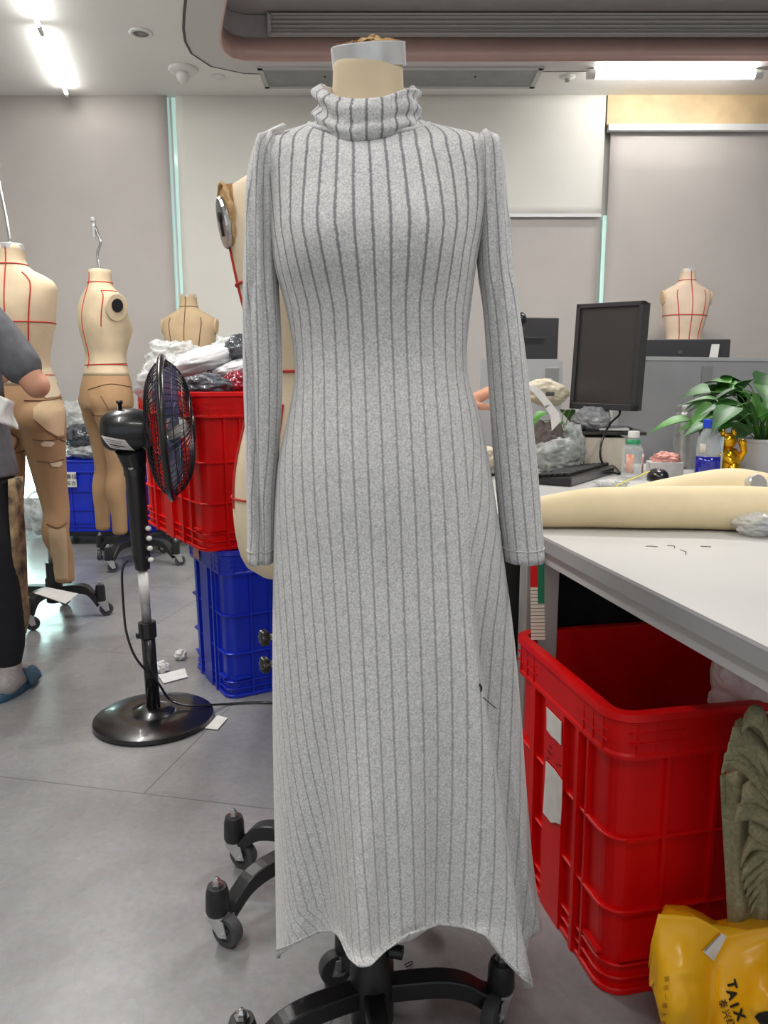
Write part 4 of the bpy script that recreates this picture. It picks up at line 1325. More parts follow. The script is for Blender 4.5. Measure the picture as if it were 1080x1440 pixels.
# brand-free emblem printed on the mailer
bag('clear crumpled bag sticking up from the blue crate by the wall', P(108, 583, 5.15), (0.12, 0.10, 0.09), 'poly_clear', 41, 0.35, 2.4)
bag('silvery striped bag in the blue crate by the wall', P(118, 613, 5.08), (0.14, 0.11, 0.08), 'poly_dark', 43, 0.22, 2.4)
bag('pale grey bag along the rim of the blue crate by the wall', P(128, 634, 5.06), (0.16, 0.09, 0.05), 'poly_grey', 47, 0.2, 2.2)
bag('grey bag at the right end of the blue crate by the wall', P(188, 620, 5.15), (0.16, 0.12, 0.09), 'poly_grey', 49, 0.2, 2.2)
q = P(137, 566, 5.02)
bag('clear sack of dark goods on the floor below the bright pane', P(64, 718, 5.2), (0.13, 0.13, 0.16), 'poly_green', 51, 0.25, 2.0)

# ================================================================ FAN
fb = PZ(217, 1013, 0.0); FX, FY = fb.x, fb.y
fan = thing('pedestal_fan', 'black pedestal fan with a round base, seen from the side before the crates', 'fan', (FX, FY, 0))
base = MB(); base.lathe([(0.178, 0), (0.185, 0.006), (0.183, 0.018), (0.172, 0.024), (0.115, 0.032), (0.075, 0.034), (0.065, 0.030), (0.05, 0.04), (0.034, 0.046), (0.0, 0.046)], 64, T(FX, FY, 0))
shade_auto(base.build('base', M['black'], fan), 50)
def fp(px, py): return P(px, py, FY)
pb = Vector((FX, FY, 0.04))
ptop = fp(189, 655)
ax = (ptop - pb)
def along(py):
    # point on the leaning pole at image row py
    lo_, hi_ = 0.0, 1.2
    for _ in range(40):
        m_ = (lo_ + hi_) / 2
        q = pb + ax * m_
        v = q - Vector((0, 0, CH)); zc = v.y * CP - v.z * SP; yy_ = CY - F * (v.y * SP + v.z * CP) / zc
        if yy_ > py: lo_ = m_
        else: hi_ = m_
    return pb + ax * lo_
MB().tube([along(1003), along(880)], 0.021, 20).build('lower_pole', M['black'], fan, smooth=True)
k = MB(); k.tube([along(896), along(874)], 0.027, 20); k.tube([along(893) + Vector((-.02, 0, 0)), along(893) + Vector((-.032, -.01, 0))], 0.01, 8)
k.build('collar', M['black'], fan, bevel=0.002)
MB().tube([along(878), along(798)], 0.0145, 20).build('inner_pole', M['steel'], fan, smooth=True)
MB().tube([along(848), along(806)], 0.0155, 20).build('white_sleeve', M['white_plastic'], fan, smooth=True)
k = MB(); k.tube([along(800), along(790), along(786), along(640)], [0.022, 0.024, 0.027, 0.030], 20)
k.tube([along(668) + Vector((0, 0, 0)), along(632)], 0.033, 20)
shade_auto(k.build('control_column', M['black'], fan), 50)
for i, yy in enumerate((742, 756, 770, 786)):
    q = along(yy) + Vector((0.031, -0.012, 0))
    MB().blob(tuple(q), (0.009, 0.009, 0.008), 1, 0.0, nu=12, nv=8).build('button', M['white_plastic'], fan, smooth=True)
# head: axis points right, a little towards the lens
d = Vector((0.974, 0.205, 0.035)).normalized()
hc = fp(236, 603)                                  # centre of the cage ring
s1 = d.cross(Vector((0, 0, 1))).normalized(); s2 = s1.cross(d).normalized()
HX = Matrix(((s1.x, s2.x, d.x, hc.x), (s1.y, s2.y, d.y, hc.y), (s1.z, s2.z, d.z, hc.z), (0, 0, 0, 1)))   # local z = axis
R = 0.208
MB(HX).tube([(R * math.cos(2 * PI * j / 64), R * math.sin(2 * PI * j / 64), 0) for j in range(64)], 0.011, 10, closed=True).build('cage_ring', M['black'], fan, smooth=True)
def cage(sign, depth, hubr, name):
    k = MB(HX)
    n = 60
    for j in range(n):
        a = 2 * PI * j / n
        tw = 0.5
        pts = []
        for i in range(9):
            q = i / 8
            r = hubr + (R - hubr) * q
            z = sign * depth * (1 - q ** 3.2) ** 0.9
            aa = a + tw * (1 - q) * 0.8 * (1 if sign > 0 else -1)
            pts.append((r * math.cos(aa), r * math.sin(aa), z))
        k.tube(pts, 0.0013, 4)
    for q in (0.35, 0.68, 0.88):
        r = hubr + (R - hubr) * q; z = sign * depth * (1 - q ** 3.2) ** 0.9
        k.tube([(r * math.cos(2 * PI * j / 48), r * math.sin(2 * PI * j / 48), z) for j in range(48)], 0.0016, 5, closed=True)
    o = k.build(name, M['wire'], fan)
    return o
cage(1, 0.072, 0.045, 'front_grille'); cage(-1, 0.058, 0.055, 'rear_grille')
k = MB(HX)
k.lathe([(0, 0.069), (0.045, 0.069), (0.046, 0.075), (0.03, 0.081), (0, 0.083)], 28)
k.build('badge_cap', M['black'], fan, smooth=True)
k = MB(HX); k.lathe([(0.034, 0.0), (0.034, 0.03), (0.026, 0.052), (0.012, 0.06), (0, 0.061)], 24); k.build('hub', M['white_plastic'], fan, smooth=True)
for b in range(5):
    k = MB(HX); rows = []
    for i in range(10):
        r = 0.03 + 0.155 * i / 9
        wd = 0.45 + 0.25 * math.sin(PI * i / 9)
        row = []
        for j in range(9):
            u = j / 8 - 0.5
            a = 2 * PI * b / 5 + u * wd * 1.9
            row.append(Vector((r * math.cos(a), r * math.sin(a), u * 0.055 + 0.008)))
        rows.append(row)
    k.loft(rows, False, False, False); k.build('blade', M['blade'], fan, smooth=True, solid=0.002)
# motor housing behind the rear grille
mz = [(-0.052, 0.040), (-0.056, 0.054), (-0.09, 0.061), (-0.13, 0.061), (-0.165, 0.055), (-0.183, 0.044), (-0.189, 0.028)]
k = MB(HX); k.lathe([(0.0, -0.191)] + [(r, z) for z, r in reversed(mz)] + [(0, -0.06)], 36, sx=0.9, sy=1.05)
mo = shade_auto(k.build('motor_housing', M['black'], fan), 60)
k = MB(HX); k.lathe([(0.006, 0), (0.006, 0.018), (0.010, 0.02), (0.009, 0.028), (0, 0.029)], 12, T(0, 0.060, -0.13) @ RX(-90)); k.build('oscillation_knob', M['black'], mo, smooth=True)
# paper label on the near flank of the motor
k = MB(HX)
lp = []
for u, v in ((0.0, 0.0), (0.33, 0), (.66, 0), (1, 0), (1, .5), (1, 1), (.66, 1), (.33, 1), (0, 1), (0, .5)):
    ang = -0.02 - 0.60 * v - 0.25 * u + 0.1
    zz = -0.19 + 0.075 * u + 0.03 * (v - .5)
    rr = interp([(z, r) for z, r in reversed(mz)], zz)[0] + 0.0015
    lp.append((rr * 0.9 * math.cos(ang), rr * 1.05 * math.sin(ang), zz))
def motor_patch(u0, u1, v0, v1, m, name, parent, off=0.0015):
    k = MB(HX); rows = []
    for j in range(9):
        v = v0 + (v1 - v0) * j / 8
        row = []
        for i in range(9):
            u = u0 + (u1 - u0) * i / 8
            zz = -0.184 + 0.08 * u + 0.025 * v - 0.012
            ang = MA - 0.75 * v - 0.25 * u
            rr = interp([(z, r) for z, r in reversed(mz)], zz)[0] + off
            row.append(Vector((rr * 0.9 * math.cos(ang), rr * 1.05 * math.sin(ang), zz)))
        rows.append(row)
    k.loft(rows, False, False, False)
    return k.build(name, M[m], parent, smooth=True)
MA = -0.05
lab = motor_patch(0.1, 0.95, 0.1, 1.0, 'paper', 'paper_label', mo)
for v0, v1, u1 in ((.25, .30, .8), (.4, .46, .7), (.6, .68, .75), (.78, .82, .5)):
    motor_patch(0.2, u1, v0, v1, 'greyprint' if v0 < .5 else 'ink', 'print_line', lab, 0.0028)
# neck between column and motor
mc = HX @ Vector((0, -0.03, -0.125))
k = MB(); k.tube([along(652), Vector((mc.x + 0.015, mc.y, mc.z - 0.02))], [0.036, 0.045], 16); shade_auto(k.build('tilt_bracket', M['black'], fan), 50)
q = along(655) + Vector((0.0, -0.033, 0.0)); 
MB().lathe([(0.009, -0.004), (0.009, 0.003), (0, 0.005)], 14, T(q) @ RX(90)).build('pivot_screw', M['chrome'], fan)
# power cord down from the column and along the floor
cp = [fp(184, 784) + Vector((0, -0.03, 0)), fp(178, 800) + Vector((0, -0.04, 0)), fp(180, 850) + Vector((0, -0.04, 0)), fp(186, 885) + Vector((0, -0.05, 0)), fp(200, 920) + Vector((0, -0.05, 0)),
      PZ(222, 960, 0.13), PZ(237, 982, 0.06), PZ(256, 991, 0.045), PZ(280, 992, 0.040), PZ(303, 991, 0.02), PZ(320, 990, 0.006), PZ(345, 988, 0.006), PZ(380, 988, 0.006), PZ(430, 992, 0.006)]
MB().tube(smoothpath(cp, 6), 0.0038, 8).build('power_cord', M['black'], fan, smooth=True)

# ================================================================ SCRAPS ON THE FLOOR
def scrap(label, pts, z=0.004, name='paper_scrap'):
    ps = [PZ(x, y, z) for x, y in pts]
    c = sum(ps, Vector()) / len(ps); c.z = z + 0.004
    k = MB(); n = len(ps)
    k.add([tuple(c)] + [tuple(p) for p in ps], [(0, i + 1, (i + 1) % n + 1) for i in range(n)])
    o = k.build(name, M['paper'], None, solid=0.002)
    o.data.transform(Matrix.Translation((-c.x, -c.y, 0))); o.location = (c.x, c.y, 0)
    return tag(o, label, 'paper')
scrap('flat folded white paper on the floor between the fan pole and the blue crate', [(222, 949), (260, 940), (264, 952), (230, 961)])
scrap('white paper slip on the floor at the right edge of the fan base', [(288, 1024), (306, 1006), (320, 1010), (306, 1026)])
for px, py, r, lb in ((227, 938, 0.026, 'crumpled white paper ball on the floor behind the fan pole'), (254, 921, 0.022, 'crumpled white paper ball on the floor touching the blue crate')):
    q = PZ(px, py, r * 0.8)
    bag(lb, (q.x, q.y, r * 0.8), (r, r, r * 0.85), 'paper', int(px), 0.35, 2.5, name='paper_ball', cat='paper')
q = PZ(78, 838, 0.19)
ps = [P(48, 834, 3.22), P(66, 826, 3.26), P(110, 835, 3.22), P(92, 849, 3.12)]
k = MB(); k.poly(ps); o = k.build('paper_sheet', M['paper'], None, solid=0.003)
c0 = sum(ps, Vector()) / 4; o.data.transform(Matrix.Translation(-c0)); o.location = c0
tag(o, 'white sheet lying on the rolling base of the leftmost dress form', 'paper')
k = MB()
tp_ = smoothpath([PZ(569, 1357, .003), PZ(574, 1354, .003), PZ(580, 1352, .003), PZ(577, 1358, .003), PZ(571, 1360, .003)], 4)
k.tube(tp_, 0.0009, 5); o = k.build('thread_scrap', M['thread'], None); tag(o, 'dark scrap of thread on the floor under the hem of the grey dress', 'thread')

# ================================================================ TABLE AND DESK
ZT = 0.75
c0 = PZ(770, 757, ZT)
E2 = EY                                   # away from the camera along the table's left edge
a1 = PZ(1080, 910, ZT)
E2 = (c0 - a1).normalized(); E1 = Vector((E2.y, -E2.x, 0))
def TF(u, v, z=0.0):
    """table frame: u to the right of the left edge, v away from its far left corner"""
    q = c0 + E1 * u + E2 * v
    return Vector((q.x, q.y, z))
XT = Matrix(((E1.x, E2.x, 0, c0.x), (E1.y, E2.y, 0, c0.y), (0, 0, 1, 0), (0, 0, 0, 1)))
def desk(label, v0, v1, wid):
    t = thing('work_table', label, 'table', tuple(TF(wid / 2, (v0 + v1) / 2)))
    L = v1 - v0
    MB(XT).box((wid / 2, (v0 + v1) / 2, ZT - 0.003), (wid, L, 0.006)).build('top', M['table'], t)
    MB(XT).box((wid / 2, (v0 + v1) / 2, ZT - 0.018), (wid - 0.001, L - 0.001, 0.025)).build('edge_band', M['edge'], t)
    k = MB(XT)
    for u in (0.03, wid - 0.03): k.box((u, (v0 + v1) / 2, ZT - 0.046), (0.03, L - 0.02, 0.032))
    for v in (v0 + 0.03, v1 - 0.03): k.box((wid / 2, v, ZT - 0.046), (wid - 0.09, 0.03, 0.032))
    k.build('apron', M['frame'], t)
    for u in (0.052, wid - 0.052):
        for v in (v0 + 0.035, v1 - 0.035):
            MB(XT).box((u, v, (ZT - 0.03) / 2), (0.045, 0.045, ZT - 0.032)).build('leg', M['frame'], t, bevel=0.003)
    return t
# scored front table and the computer desk butted behind it
tbl = desk('white topped work table with grey edging in the right foreground', -0.98, 0.16, 1.0)
dsk = desk('white computer desk butted against the far end of the work table', 0.165, 1.30, 1.0)
k = MB()
for pts in (((908, 768), (916, 768), (925, 769)), ((938, 767), (949, 768), (948, 771)), ((957, 773), (965, 776), (964, 780)), ((985, 768), (1000, 769))):
    k.tube([PZ(x, y, ZT + 0.0006) for x, y in pts], 0.0007, 4)
k.build('scratch', M['wax'], tbl)
# wavy black sheet under the desk
k = MB(XT); rows = []
for i in range(2):
    rows.append([Vector((-0.07 + 0.02 * math.sin(j * 1.3) * 0.5 + j * 0.026, 0.30 + 0.015 * math.sin(j * 0.9), 0.02 + i * (ZT - 0.09))) for j in range(40)])
k.loft(rows, False, False, False)
o = k.build('black_sheet', M['black_matt'], None, smooth=True, solid=0.004)
tag(o, 'black sheet hanging under the desk behind the right red crate', 'cloth')
o = MB(XT).box((-0.035, 0.24, 0.37), (0.05, 0.018, 0.70)).build('white_board', M['white_plastic'], None, bevel=0.002)
tag(o, 'narrow white upright board beside the table leg, just below the right cuff', 'board')
MB(XT).box((-0.05, 0.230, 0.685), (0.010, 0.002, 0.05)).build('sticker', M['label_blue'], o)
def tape_strip(px, y0, y1, y2, colm, label):
    t = thing('tape_measure', label, 'tape measure', P(px, y2, 1.57))
    a_, b_, c_ = P(px, y0, 1.535), P(px, y1, 1.53), P(px + 1, y2, 1.525)
    wd = Vector((0.0075, 0, 0)); th = Vector((0, 0.0012, 0))
    for nm, m, p_, q_ in (('coloured_end', colm, a_, b_), ('marked_band', 'measure', b_, c_)):
        k = MB(); k.loft([[p_ - wd, p_ + wd, p_ + wd + th, p_ - wd + th], [q_ - wd, q_ + wd, q_ + wd + th, q_ - wd + th]]); k.build(nm, M[m], t)
    return t
tape_strip(751, 770, 826, 900, 'red', 'cloth tape measure with a red end hanging by the table leg')
tape_strip(760.5, 770, 849, 900, 'green_tape', 'cloth tape measure with a green end hanging by the table leg')
q = P(746, 1130, 1.66)
t = tag(MB().box((q.x, q.y + 0.03, 0.09), (0.05, 0.10, 0.18)).build('carton', M['red'], None, bevel=0.004), 'small red and white carton on the floor between the dress and the right red crate', 'box')
MB().box((q.x, q.y - 0.021, 0.075), (0.046, 0.003, 0.07)).build('carton_label', M['paper'], t)

# mannequin arms lying on the table
def cloth_arm(label, path, rs, plate=None, flat=1.0):
    pp = smoothpath([tuple(p) for p in path], 8)
    rr = [v.x for v in smoothpath([(r, 0, 0) for r in rs], 8)]
    c = pp[len(pp) // 2]
    t = thing('mannequin_arm', label, 'mannequin arm', (c.x, c.y, ZT))
    k = MB(); k.limb(pp, rr, 28); o = k.build('stuffed_arm', M['cream_arm'], t, smooth=True)
    return t
r_ = 0.0415
ya = 1.585
def onT(px, y, r): 
    p = P(px, 720, y); return Vector((p.x, y, ZT + r + 0.001))
cloth_arm('cream stuffed mannequin arm lying along the near side of the white table', [onT(726, 1.60, .026), onT(770, 1.60, .034), onT(830, 1.60, .042), onT(900, 1.59, .044), onT(970, 1.585, .045), onT(1040, 1.57, .046), onT(1100, 1.55, .045)], [.024, .034, .0415, .044, .045, .0465, .045])
t = cloth_arm('cream stuffed mannequin arm with a grey shoulder plate, lying behind the other arm', [onT(800, 1.70, .022), onT(840, 1.695, .030), onT(900, 1.69, .040), onT(960, 1.69, .050), onT(1020, 1.69, .058), onT(1060, 1.68, .055), onT(1095, 1.67, .05)], [.020, .030, .040, .050, .0575, .055, .048])
q = P(1066, 680, 1.625)
MB().lathe([(0, 0.003), (0.019, 0.003), (0.02, 0), (0.02, -0.02), (0, -0.02)], 24, T(q) @ RX(90) @ RX(-18) @ RY(10)).build('shoulder_plate', M['steel'], t)
q = PZ(1068, 752, ZT)
o = bag('clear plastic wrapped part on the table below the two arms', (q.x, q.y, ZT + 0.022), (0.055, 0.05, 0.024), 'poly_clear', 61, 0.25, 2.6)
MB().blob((q.x + 0.02, q.y, ZT + 0.022), (0.024, 0.03, 0.016), 3, 0.2, 3).build('wrapped_part', M['poly_dark'], o, smooth=True)

# ---------------- keyboard
kc = PZ(826, 667, ZT + 0.02)
k0_ = PZ(803, 685, ZT); ka = Vector((.55, .835, 0)); kc = k0_ + ka * .21 - Vector((.835, -.55, 0)) * .078
KX = T(kc.x, kc.y, ZT + .0005) @ RZ(-123.4)
kb = thing('keyboard', 'black computer keyboard on the desk to the right of the cuff', 'keyboard', (kc.x, kc.y, ZT))
k = MB(KX); W_, D_ = 0.42, 0.155
k.loft([[Vector((-W_ / 2, -D_ / 2, 0.0)), Vector((W_ / 2, -D_ / 2, 0.0)), Vector((W_ / 2, D_ / 2, 0.0)), Vector((-W_ / 2, D_ / 2, 0.0))],
        [Vector((-W_ / 2, -D_ / 2, 0.012)), Vector((W_ / 2, -D_ / 2, 0.012)), Vector((W_ / 2, D_ / 2, 0.03)), Vector((-W_ / 2, D_ / 2, 0.03))]])
k.build('case', M['black'], kb, bevel=0.004)
n = 0
for r in range(6):
    y = -D_ / 2 + 0.034 + r * 0.0195; z = 0.012 + (y + D_ / 2) / D_ * 0.018 + 0.005
    row = [(-0.19 + i * 0.0195, 0.016) for i in range(15)] + [(0.115 + i * 0.0195, 0.016) for i in range(4)]
    if r == 0: row = [(-0.19, .016), (-.168, .018), (-.145, .018), (-.085, .09), (-.022, .018), (0.0, .018), (.022, .018), (.045, .018)] + row[15:]
    k = MB(KX)
    for x, wk in row: k.box((x, y, z), (wk, 0.015, 0.010))
    k.build('key_row', M['key'], kb, bevel=0.0015, seg=1)

# ---------------- monitor on a stand board over a white box
bxp = PZ(850, 664, ZT)
BX = T(bxp.x + 0.02, bxp.y + 0.12, ZT) @ RZ(-10)
zb = P(850, 612, bxp.y).z
wb = thing('cardboard_box', 'pale box on the desk carrying the monitor shelf', 'box', (bxp.x + 0.02, bxp.y + 0.12, ZT))
k = MB(BX); k.box((0, 0, (zb - ZT) / 2 - 0.004), (0.135, 0.22, zb - ZT - 0.01)); k.build('carton', M['cardboard'], wb, bevel=0.003)
k = MB(BX); k.loft([[Vector((0.068, -0.10, zb - ZT - 0.012)), Vector((0.068, 0.10, zb - ZT - 0.012))], [Vector((0.125, -0.105, zb - ZT - 0.05)), Vector((0.125, 0.10, zb - ZT - 0.05))]], False, False, False); k.build('flap', M['cardboard'], wb, solid=0.003)
o = MB(BX).box((0.01, 0.0, zb - ZT + 0.006), (0.25, 0.24, 0.012)).build('shelf_board', M['black'], None, bevel=0.002)
tag(o, 'thin black board lying on the pale box under the monitor', 'shelf board')
mc_ = Vector((bxp.x + 0.04, bxp.y + 0.13, zb + 0.012))
mon = thing('computer_monitor', 'large dark grey monitor turned off, standing on the black board', 'monitor', tuple(mc_))
q0, q1 = P(811, 517, mc_.y + 0.08), P(903, 500, mc_.y - 0.10)
# corner points of the panel
tl, bl_, tr_, br_ = P(816, 432, mc_.y + 0.085), P(801, 571, mc_.y + 0.085), P(910, 419, mc_.y - 0.085), P(893, 582, mc_.y - 0.085)
ctr = (tl + bl_ + tr_ + br_) / 4
ex = ((tr_ - tl) + (br_ - bl_)).normalized(); ez = ((tl - bl_) + (tr_ - br_)).normalized()
ez = (ez - ex * ez.dot(ex)).normalized(); ey = ez.cross(ex).normalized()
if ey.y < 0: ey = -ey
mw = ((tr_ - tl).length + (br_ - bl_).length) / 2; mh = ((tl - bl_).length + (tr_ - br_).length) / 2
MX = Matrix(((ex.x, ey.x, ez.x, ctr.x), (ex.y, ey.y, ez.y, ctr.y), (ex.z, ey.z, ez.z, ctr.z), (0, 0, 0, 1)))
k = MB(MX); b_ = 0.016
for c, s in (((0, 0, mh / 2 - b_ / 2), (mw, 0.03, b_)), ((0, 0, -mh / 2 + b_ * .7), (mw, 0.03, b_ * 1.4)), ((-mw / 2 + b_ / 2, 0, 0), (b_, 0.03, mh)), ((mw / 2 - b_ / 2, 0, 0), (b_, 0.03, mh))):
    k.box(c, s)
k.box((0, 0.03, 0), (mw - 0.004, 0.03, mh - 0.004))
k.build('bezel', M['bezel'], mon, bevel=0.002)
MB(MX).box((0, -0.004, 0.003), (mw - 2 * b_ + 0.002, 0.004, mh - 2 * b_ - 0.004)).build('screen', M['screen'], mon)
k = MB(); k.tube([mc_ + Vector((0, 0.03, 0.005)), Vector((ctr.x, ctr.y + 0.05, ctr.z - mh * 0.3))], [0.035, 0.03], 12, flat=0.5)
k.build('stand_neck', M['black'], mon)
MB().lathe([(0.10, 0), (0.10, 0.006), (0.09, 0.010), (0, 0.010)], 32, T(mc_ + Vector((0, 0.02, 0.0005))), sx=0.95, sy=0.8).build('stand_base', M['black'], mon)
cb = [P(858, 560, mc_.y - 0.02), P(872, 580, mc_.y - .05), P(858, 596, mc_.y - .10), P(846, 622, mc_.y - 0.22), P(845, 645, mc_.y - 0.24), PZ(856, 662, ZT + .005), PZ(872, 666, ZT + .005), PZ(860, 655, ZT + .02), PZ(840, 662, ZT + .006)]
o = MB().tube(smoothpath([tuple(p) for p in cb], 6), 0.004, 8).build('monitor_cable', M['black'], mon, smooth=True)
o = MB(BX).box((0.03, -0.055, zb - ZT + 0.018), (0.10, 0.08, 0.006)).build('note_paper', M['paper'], None)
tag(o, 'white papers lying on the black board under the monitor', 'paper')
q = P(832, 588, bxp.y + 0.08)
bag('clear crumpled bag of grey stuff on the board left of the monitor foot', (q.x, q.y, zb + 0.052), (0.065, 0.06, 0.042), 'poly_grey', 71, 0.2, 2.5)

# ---------------- bags and cloth left of the box
q = P(782, 640, 2.62); bag('clear bag of pale mottled goods on the desk behind the keyboard', (q.x, q.y, ZT + 0.06), (0.085, 0.05, 0.06), 'poly_green', 73, 0.25, 2.4)
q = P(803, 636, 2.68); bag('small clear bag leaning against the pale box', (q.x, q.y, ZT + 0.085), (0.05, 0.05, 0.08), 'poly_green', 75, 0.25, 2.6)
q = P(770, 590, 2.66); bag('brown cloth bundle on the desk behind the clear bags', (q.x, q.y, ZT + 0.09), (0.065, 0.06, 0.085), 'brown_cloth', 77, 0.3, 2.0, name='cloth_bundle', cat='cloth')
q = P(768, 552, 2.74); pc = bag('beige wrapped parcel on top of the brown cloth, beside the monitor', (q.x, q.y, q.z), (0.078, 0.07, 0.045), 'beige_cloth', 79, 0.2, 1.6, tilt=10, name='parcel', cat='parcel')
MB().box((q.x + 0.0, q.y - 0.068, q.z - 0.004), (0.03, 0.008, 0.014), None).build('sticker', M['rubber'], pc, bevel=.003)
pts = [P(741, 545, 2.57), P(750, 552, 2.565), P(762, 566, 2.56), P(774, 585, 2.555), P(784, 600, 2.55)]
pts2 = [P(752, 541, 2.57), P(760, 548, 2.565), P(770, 560, 2.56), P(786, 580, 2.555), P(776, 606, 2.55)]
pts2[-1] = P(789, 592, 2.55); pts[-1] = P(776, 606, 2.55)
k = MB(); k.loft([pts, pts2], False, False, False); o = k.build('paper_tag', M['paper'], pc, solid=0.002)
k = MB()
for i in range(5):
    a_ = pts[2].lerp(pts2[2], 0.2 + i * .15); k.box(tuple(a_ + Vector((0.006, -0.003, -0.02))), (0.012, 0.001, 0.0018))
k.build('print_line', M['greyprint'], o)
for i, (px, py, r, m, lb) in enumerate(((672, 598, .035, 'beige_cloth', 'beige cloth scrap seen between the dress and its right sleeve, upper one'), (678, 628, .03, 'poly_grey', 'grey bag seen between the dress and its right sleeve'), (684, 590, .035, 'black_matt', 'black cloth scrap seen between the dress and its right sleeve'))):
    q = P(px + 6, py, 2.5); 
    bag(lb, (q.x, q.y + 0.05 * i, ZT + r + 0.035 * 0 + (0.0 if i else 0.03)), (r * 1.8, r * 1.5, r), m, 83 + i, 0.2, 2.2, name='cloth_scrap', cat='cloth')

# ---------------- bottles and small things
def bottle(name, label, base, prof, liquid, cap, bands, sc_=1.0):
    t = thing(name, label, 'bottle', base)
    MB().lathe([(r * sc_, z * sc_) for r, z in prof], 28, T(base)).build('body', M['clear'], t, smooth=True)
    if liquid: MB().lathe([(0, 0.003)] + [(r * sc_ * 1.012, z * sc_) for r, z in liquid[0]] + [(0, liquid[0][-1][1] * sc_)], 28, T(base)).build('liquid', M[liquid[1]], t, smooth=True)
    z0, z1, r, m = cap
    k = MB(); k.lathe([(r * sc_, z0 * sc_), (r * sc_, z1 * sc_ - 0.002), (r * sc_ * 0.92, z1 * sc_), (0, z1 * sc_)], 28, T(base))
    shade_auto(k.build('cap', M[m], t))
    for nm, m, r, z0, z1, a0, a1 in bands:
        k = MB(); n = 20
        k.loft([[Vector((r * sc_ * math.cos(a0 + (a1 - a0) * i / n), r * sc_ * math.sin(a0 + (a1 - a0) * i / n), z * sc_)) for i in range(n + 1)] for z in (z0, z1)], False, False, False, T(base))
        k.build(nm, M[m], t, smooth=True, solid=0.0006)
    return t
bp = PZ(888, 672, ZT)
bottle('water_bottle', 'small clear bottle with white cap and green neck band on the desk', (bp.x, bp.y, ZT + 0.0005), [(0, 0), (.034, 0), (.037, .006), (.037, .085), (.034, .10), (.024, .118), (.0165, .124), (.0165, .145)], None, (.140, .162, .0195, 'white_plastic'),
       [('neck_band', 'greenband', .0235, .112, .133, 0, 2 * PI), ('label', 'label_red', .0376, .02, .085, -2.45, -1.75), ('label', 'label_red', .0376, .02, .085, -0.9, 0.2)], 0.93)
bp = PZ(994, 680, ZT)
bottle('water_bottle', 'clear bottle with a blue cap, half full of blue liquid, beside the plant', (bp.x, bp.y, ZT + 0.0005), [(0, 0), (.036, 0), (.040, .006), (.040, .07), (.038, .09), (.040, .11), (.036, .145), (.022, .172), (.017, .178), (.017, .195)],
       ([(.036, .003), (.040, .008), (.040, .07), (.038, .088)], 'liquid'), (.178, .205, .0235, 'bluecap'),
       [('label', 'label_blue', .0408, .02, .15, -0.9, 0.6), ('green_leaf_print', 'greenband', .0412, .015, .035, -1.6, -0.8), ('orange_print', 'cardboard', .0412, .10, .13, -2.7, -2.2)], 0.95)
# golden figurine
gp = PZ(1033, 682, ZT); gy = gp.y + 0.06
gf = thing('gold_figurine', 'shiny gold figurine between the blue capped bottle and the plant pot', 'figurine', (gp.x, gy, ZT))
k = MB(); k.lathe([(0, 0), (.03, 0), (.036, .01), (.038, .05), (.034, .085), (.024, .105), (0, .11)], 24, T(gp.x, gy, ZT + 0.0005)); k.build('body', M['gold'], gf, smooth=True)
k = MB(); k.blob((gp.x - 0.004, gy, ZT + 0.128), (.027, .025, .025), 1, 0.05); 
k.blob((gp.x - 0.02, gy, ZT + 0.152), (.008, .006, .012), 1, 0); k.blob((gp.x + 0.014, gy, ZT + 0.152), (.008, .006, .012), 1, 0); k.build('head', M['gold'], gf, smooth=True)
k = MB(); k.limb([(gp.x + 0.03, gy - .01, ZT + .075), (gp.x + 0.04, gy - 0.02, ZT + .10), (gp.x + 0.03, gy - 0.025, ZT + .125)], [.012, .010, .012], 12); k.limb([(gp.x - 0.028, gy - .02, ZT + .085), (gp.x - 0.01, gy - 0.04, ZT + .07)], [.012, .011], 12); k.build('arms', M['gold'], gf, smooth=True)
k = MB(); k.lathe([(0, .004), (.018, .004), (.02, 0), (.018, -.004), (0, -.004)], 20, T(gp.x + .006, gy - .038, ZT + .045) @ RX(90)); k.build('medallion', M['gold'], gf, smooth=True)
# steel flask
tp0 = PZ(975, 664, ZT); 
fl_ = thing('steel_flask', 'plain steel flask behind the blue capped bottle', 'flask', (tp0.x + .02, tp0.y + .16, ZT))
k = MB(); k.lathe([(0, 0), (.033, 0), (.034, .004), (.034, .19), (.03, .20), (0, .2)], 26, T(tp0.x + .02, tp0.y + .16, ZT + 0.0005)); shade_auto(k.build('body', M['steel'], fl_))
k = MB(); k.lathe([(0.0345, 0.168), (.0345, .174), (0.03, .174)], 26, T(tp0.x + .02, tp0.y + .16, ZT)); k.build('seam', M['gap'], fl_)
k = MB(); k.lathe([(0.03, .2), (.031, .215), (.028, .225), (0, .226)], 26, T(tp0.x + .02, tp0.y + .16, ZT)); shade_auto(k.build('lid', M['steel'], fl_))
# box of pink tissue
tb = PZ(943, 674, ZT); ty = tb.y + .06
tbx = thing('tissue_box', 'low white box topped with pink tissue on the desk', 'box', (tb.x, ty, ZT))
MB(T(tb.x, ty, ZT) @ RZ(-8)).box((0, 0, 0.026), (0.105, 0.07, 0.05)).build('carton', M['paper'], tbx, bevel=0.002)
k = MB(); k.blob((tb.x + .005, ty, ZT + .058), (.045, .03, .022), 5, 0.4, 2.5); k.build('pink_tissue', M['pink'], tbx, smooth=False)
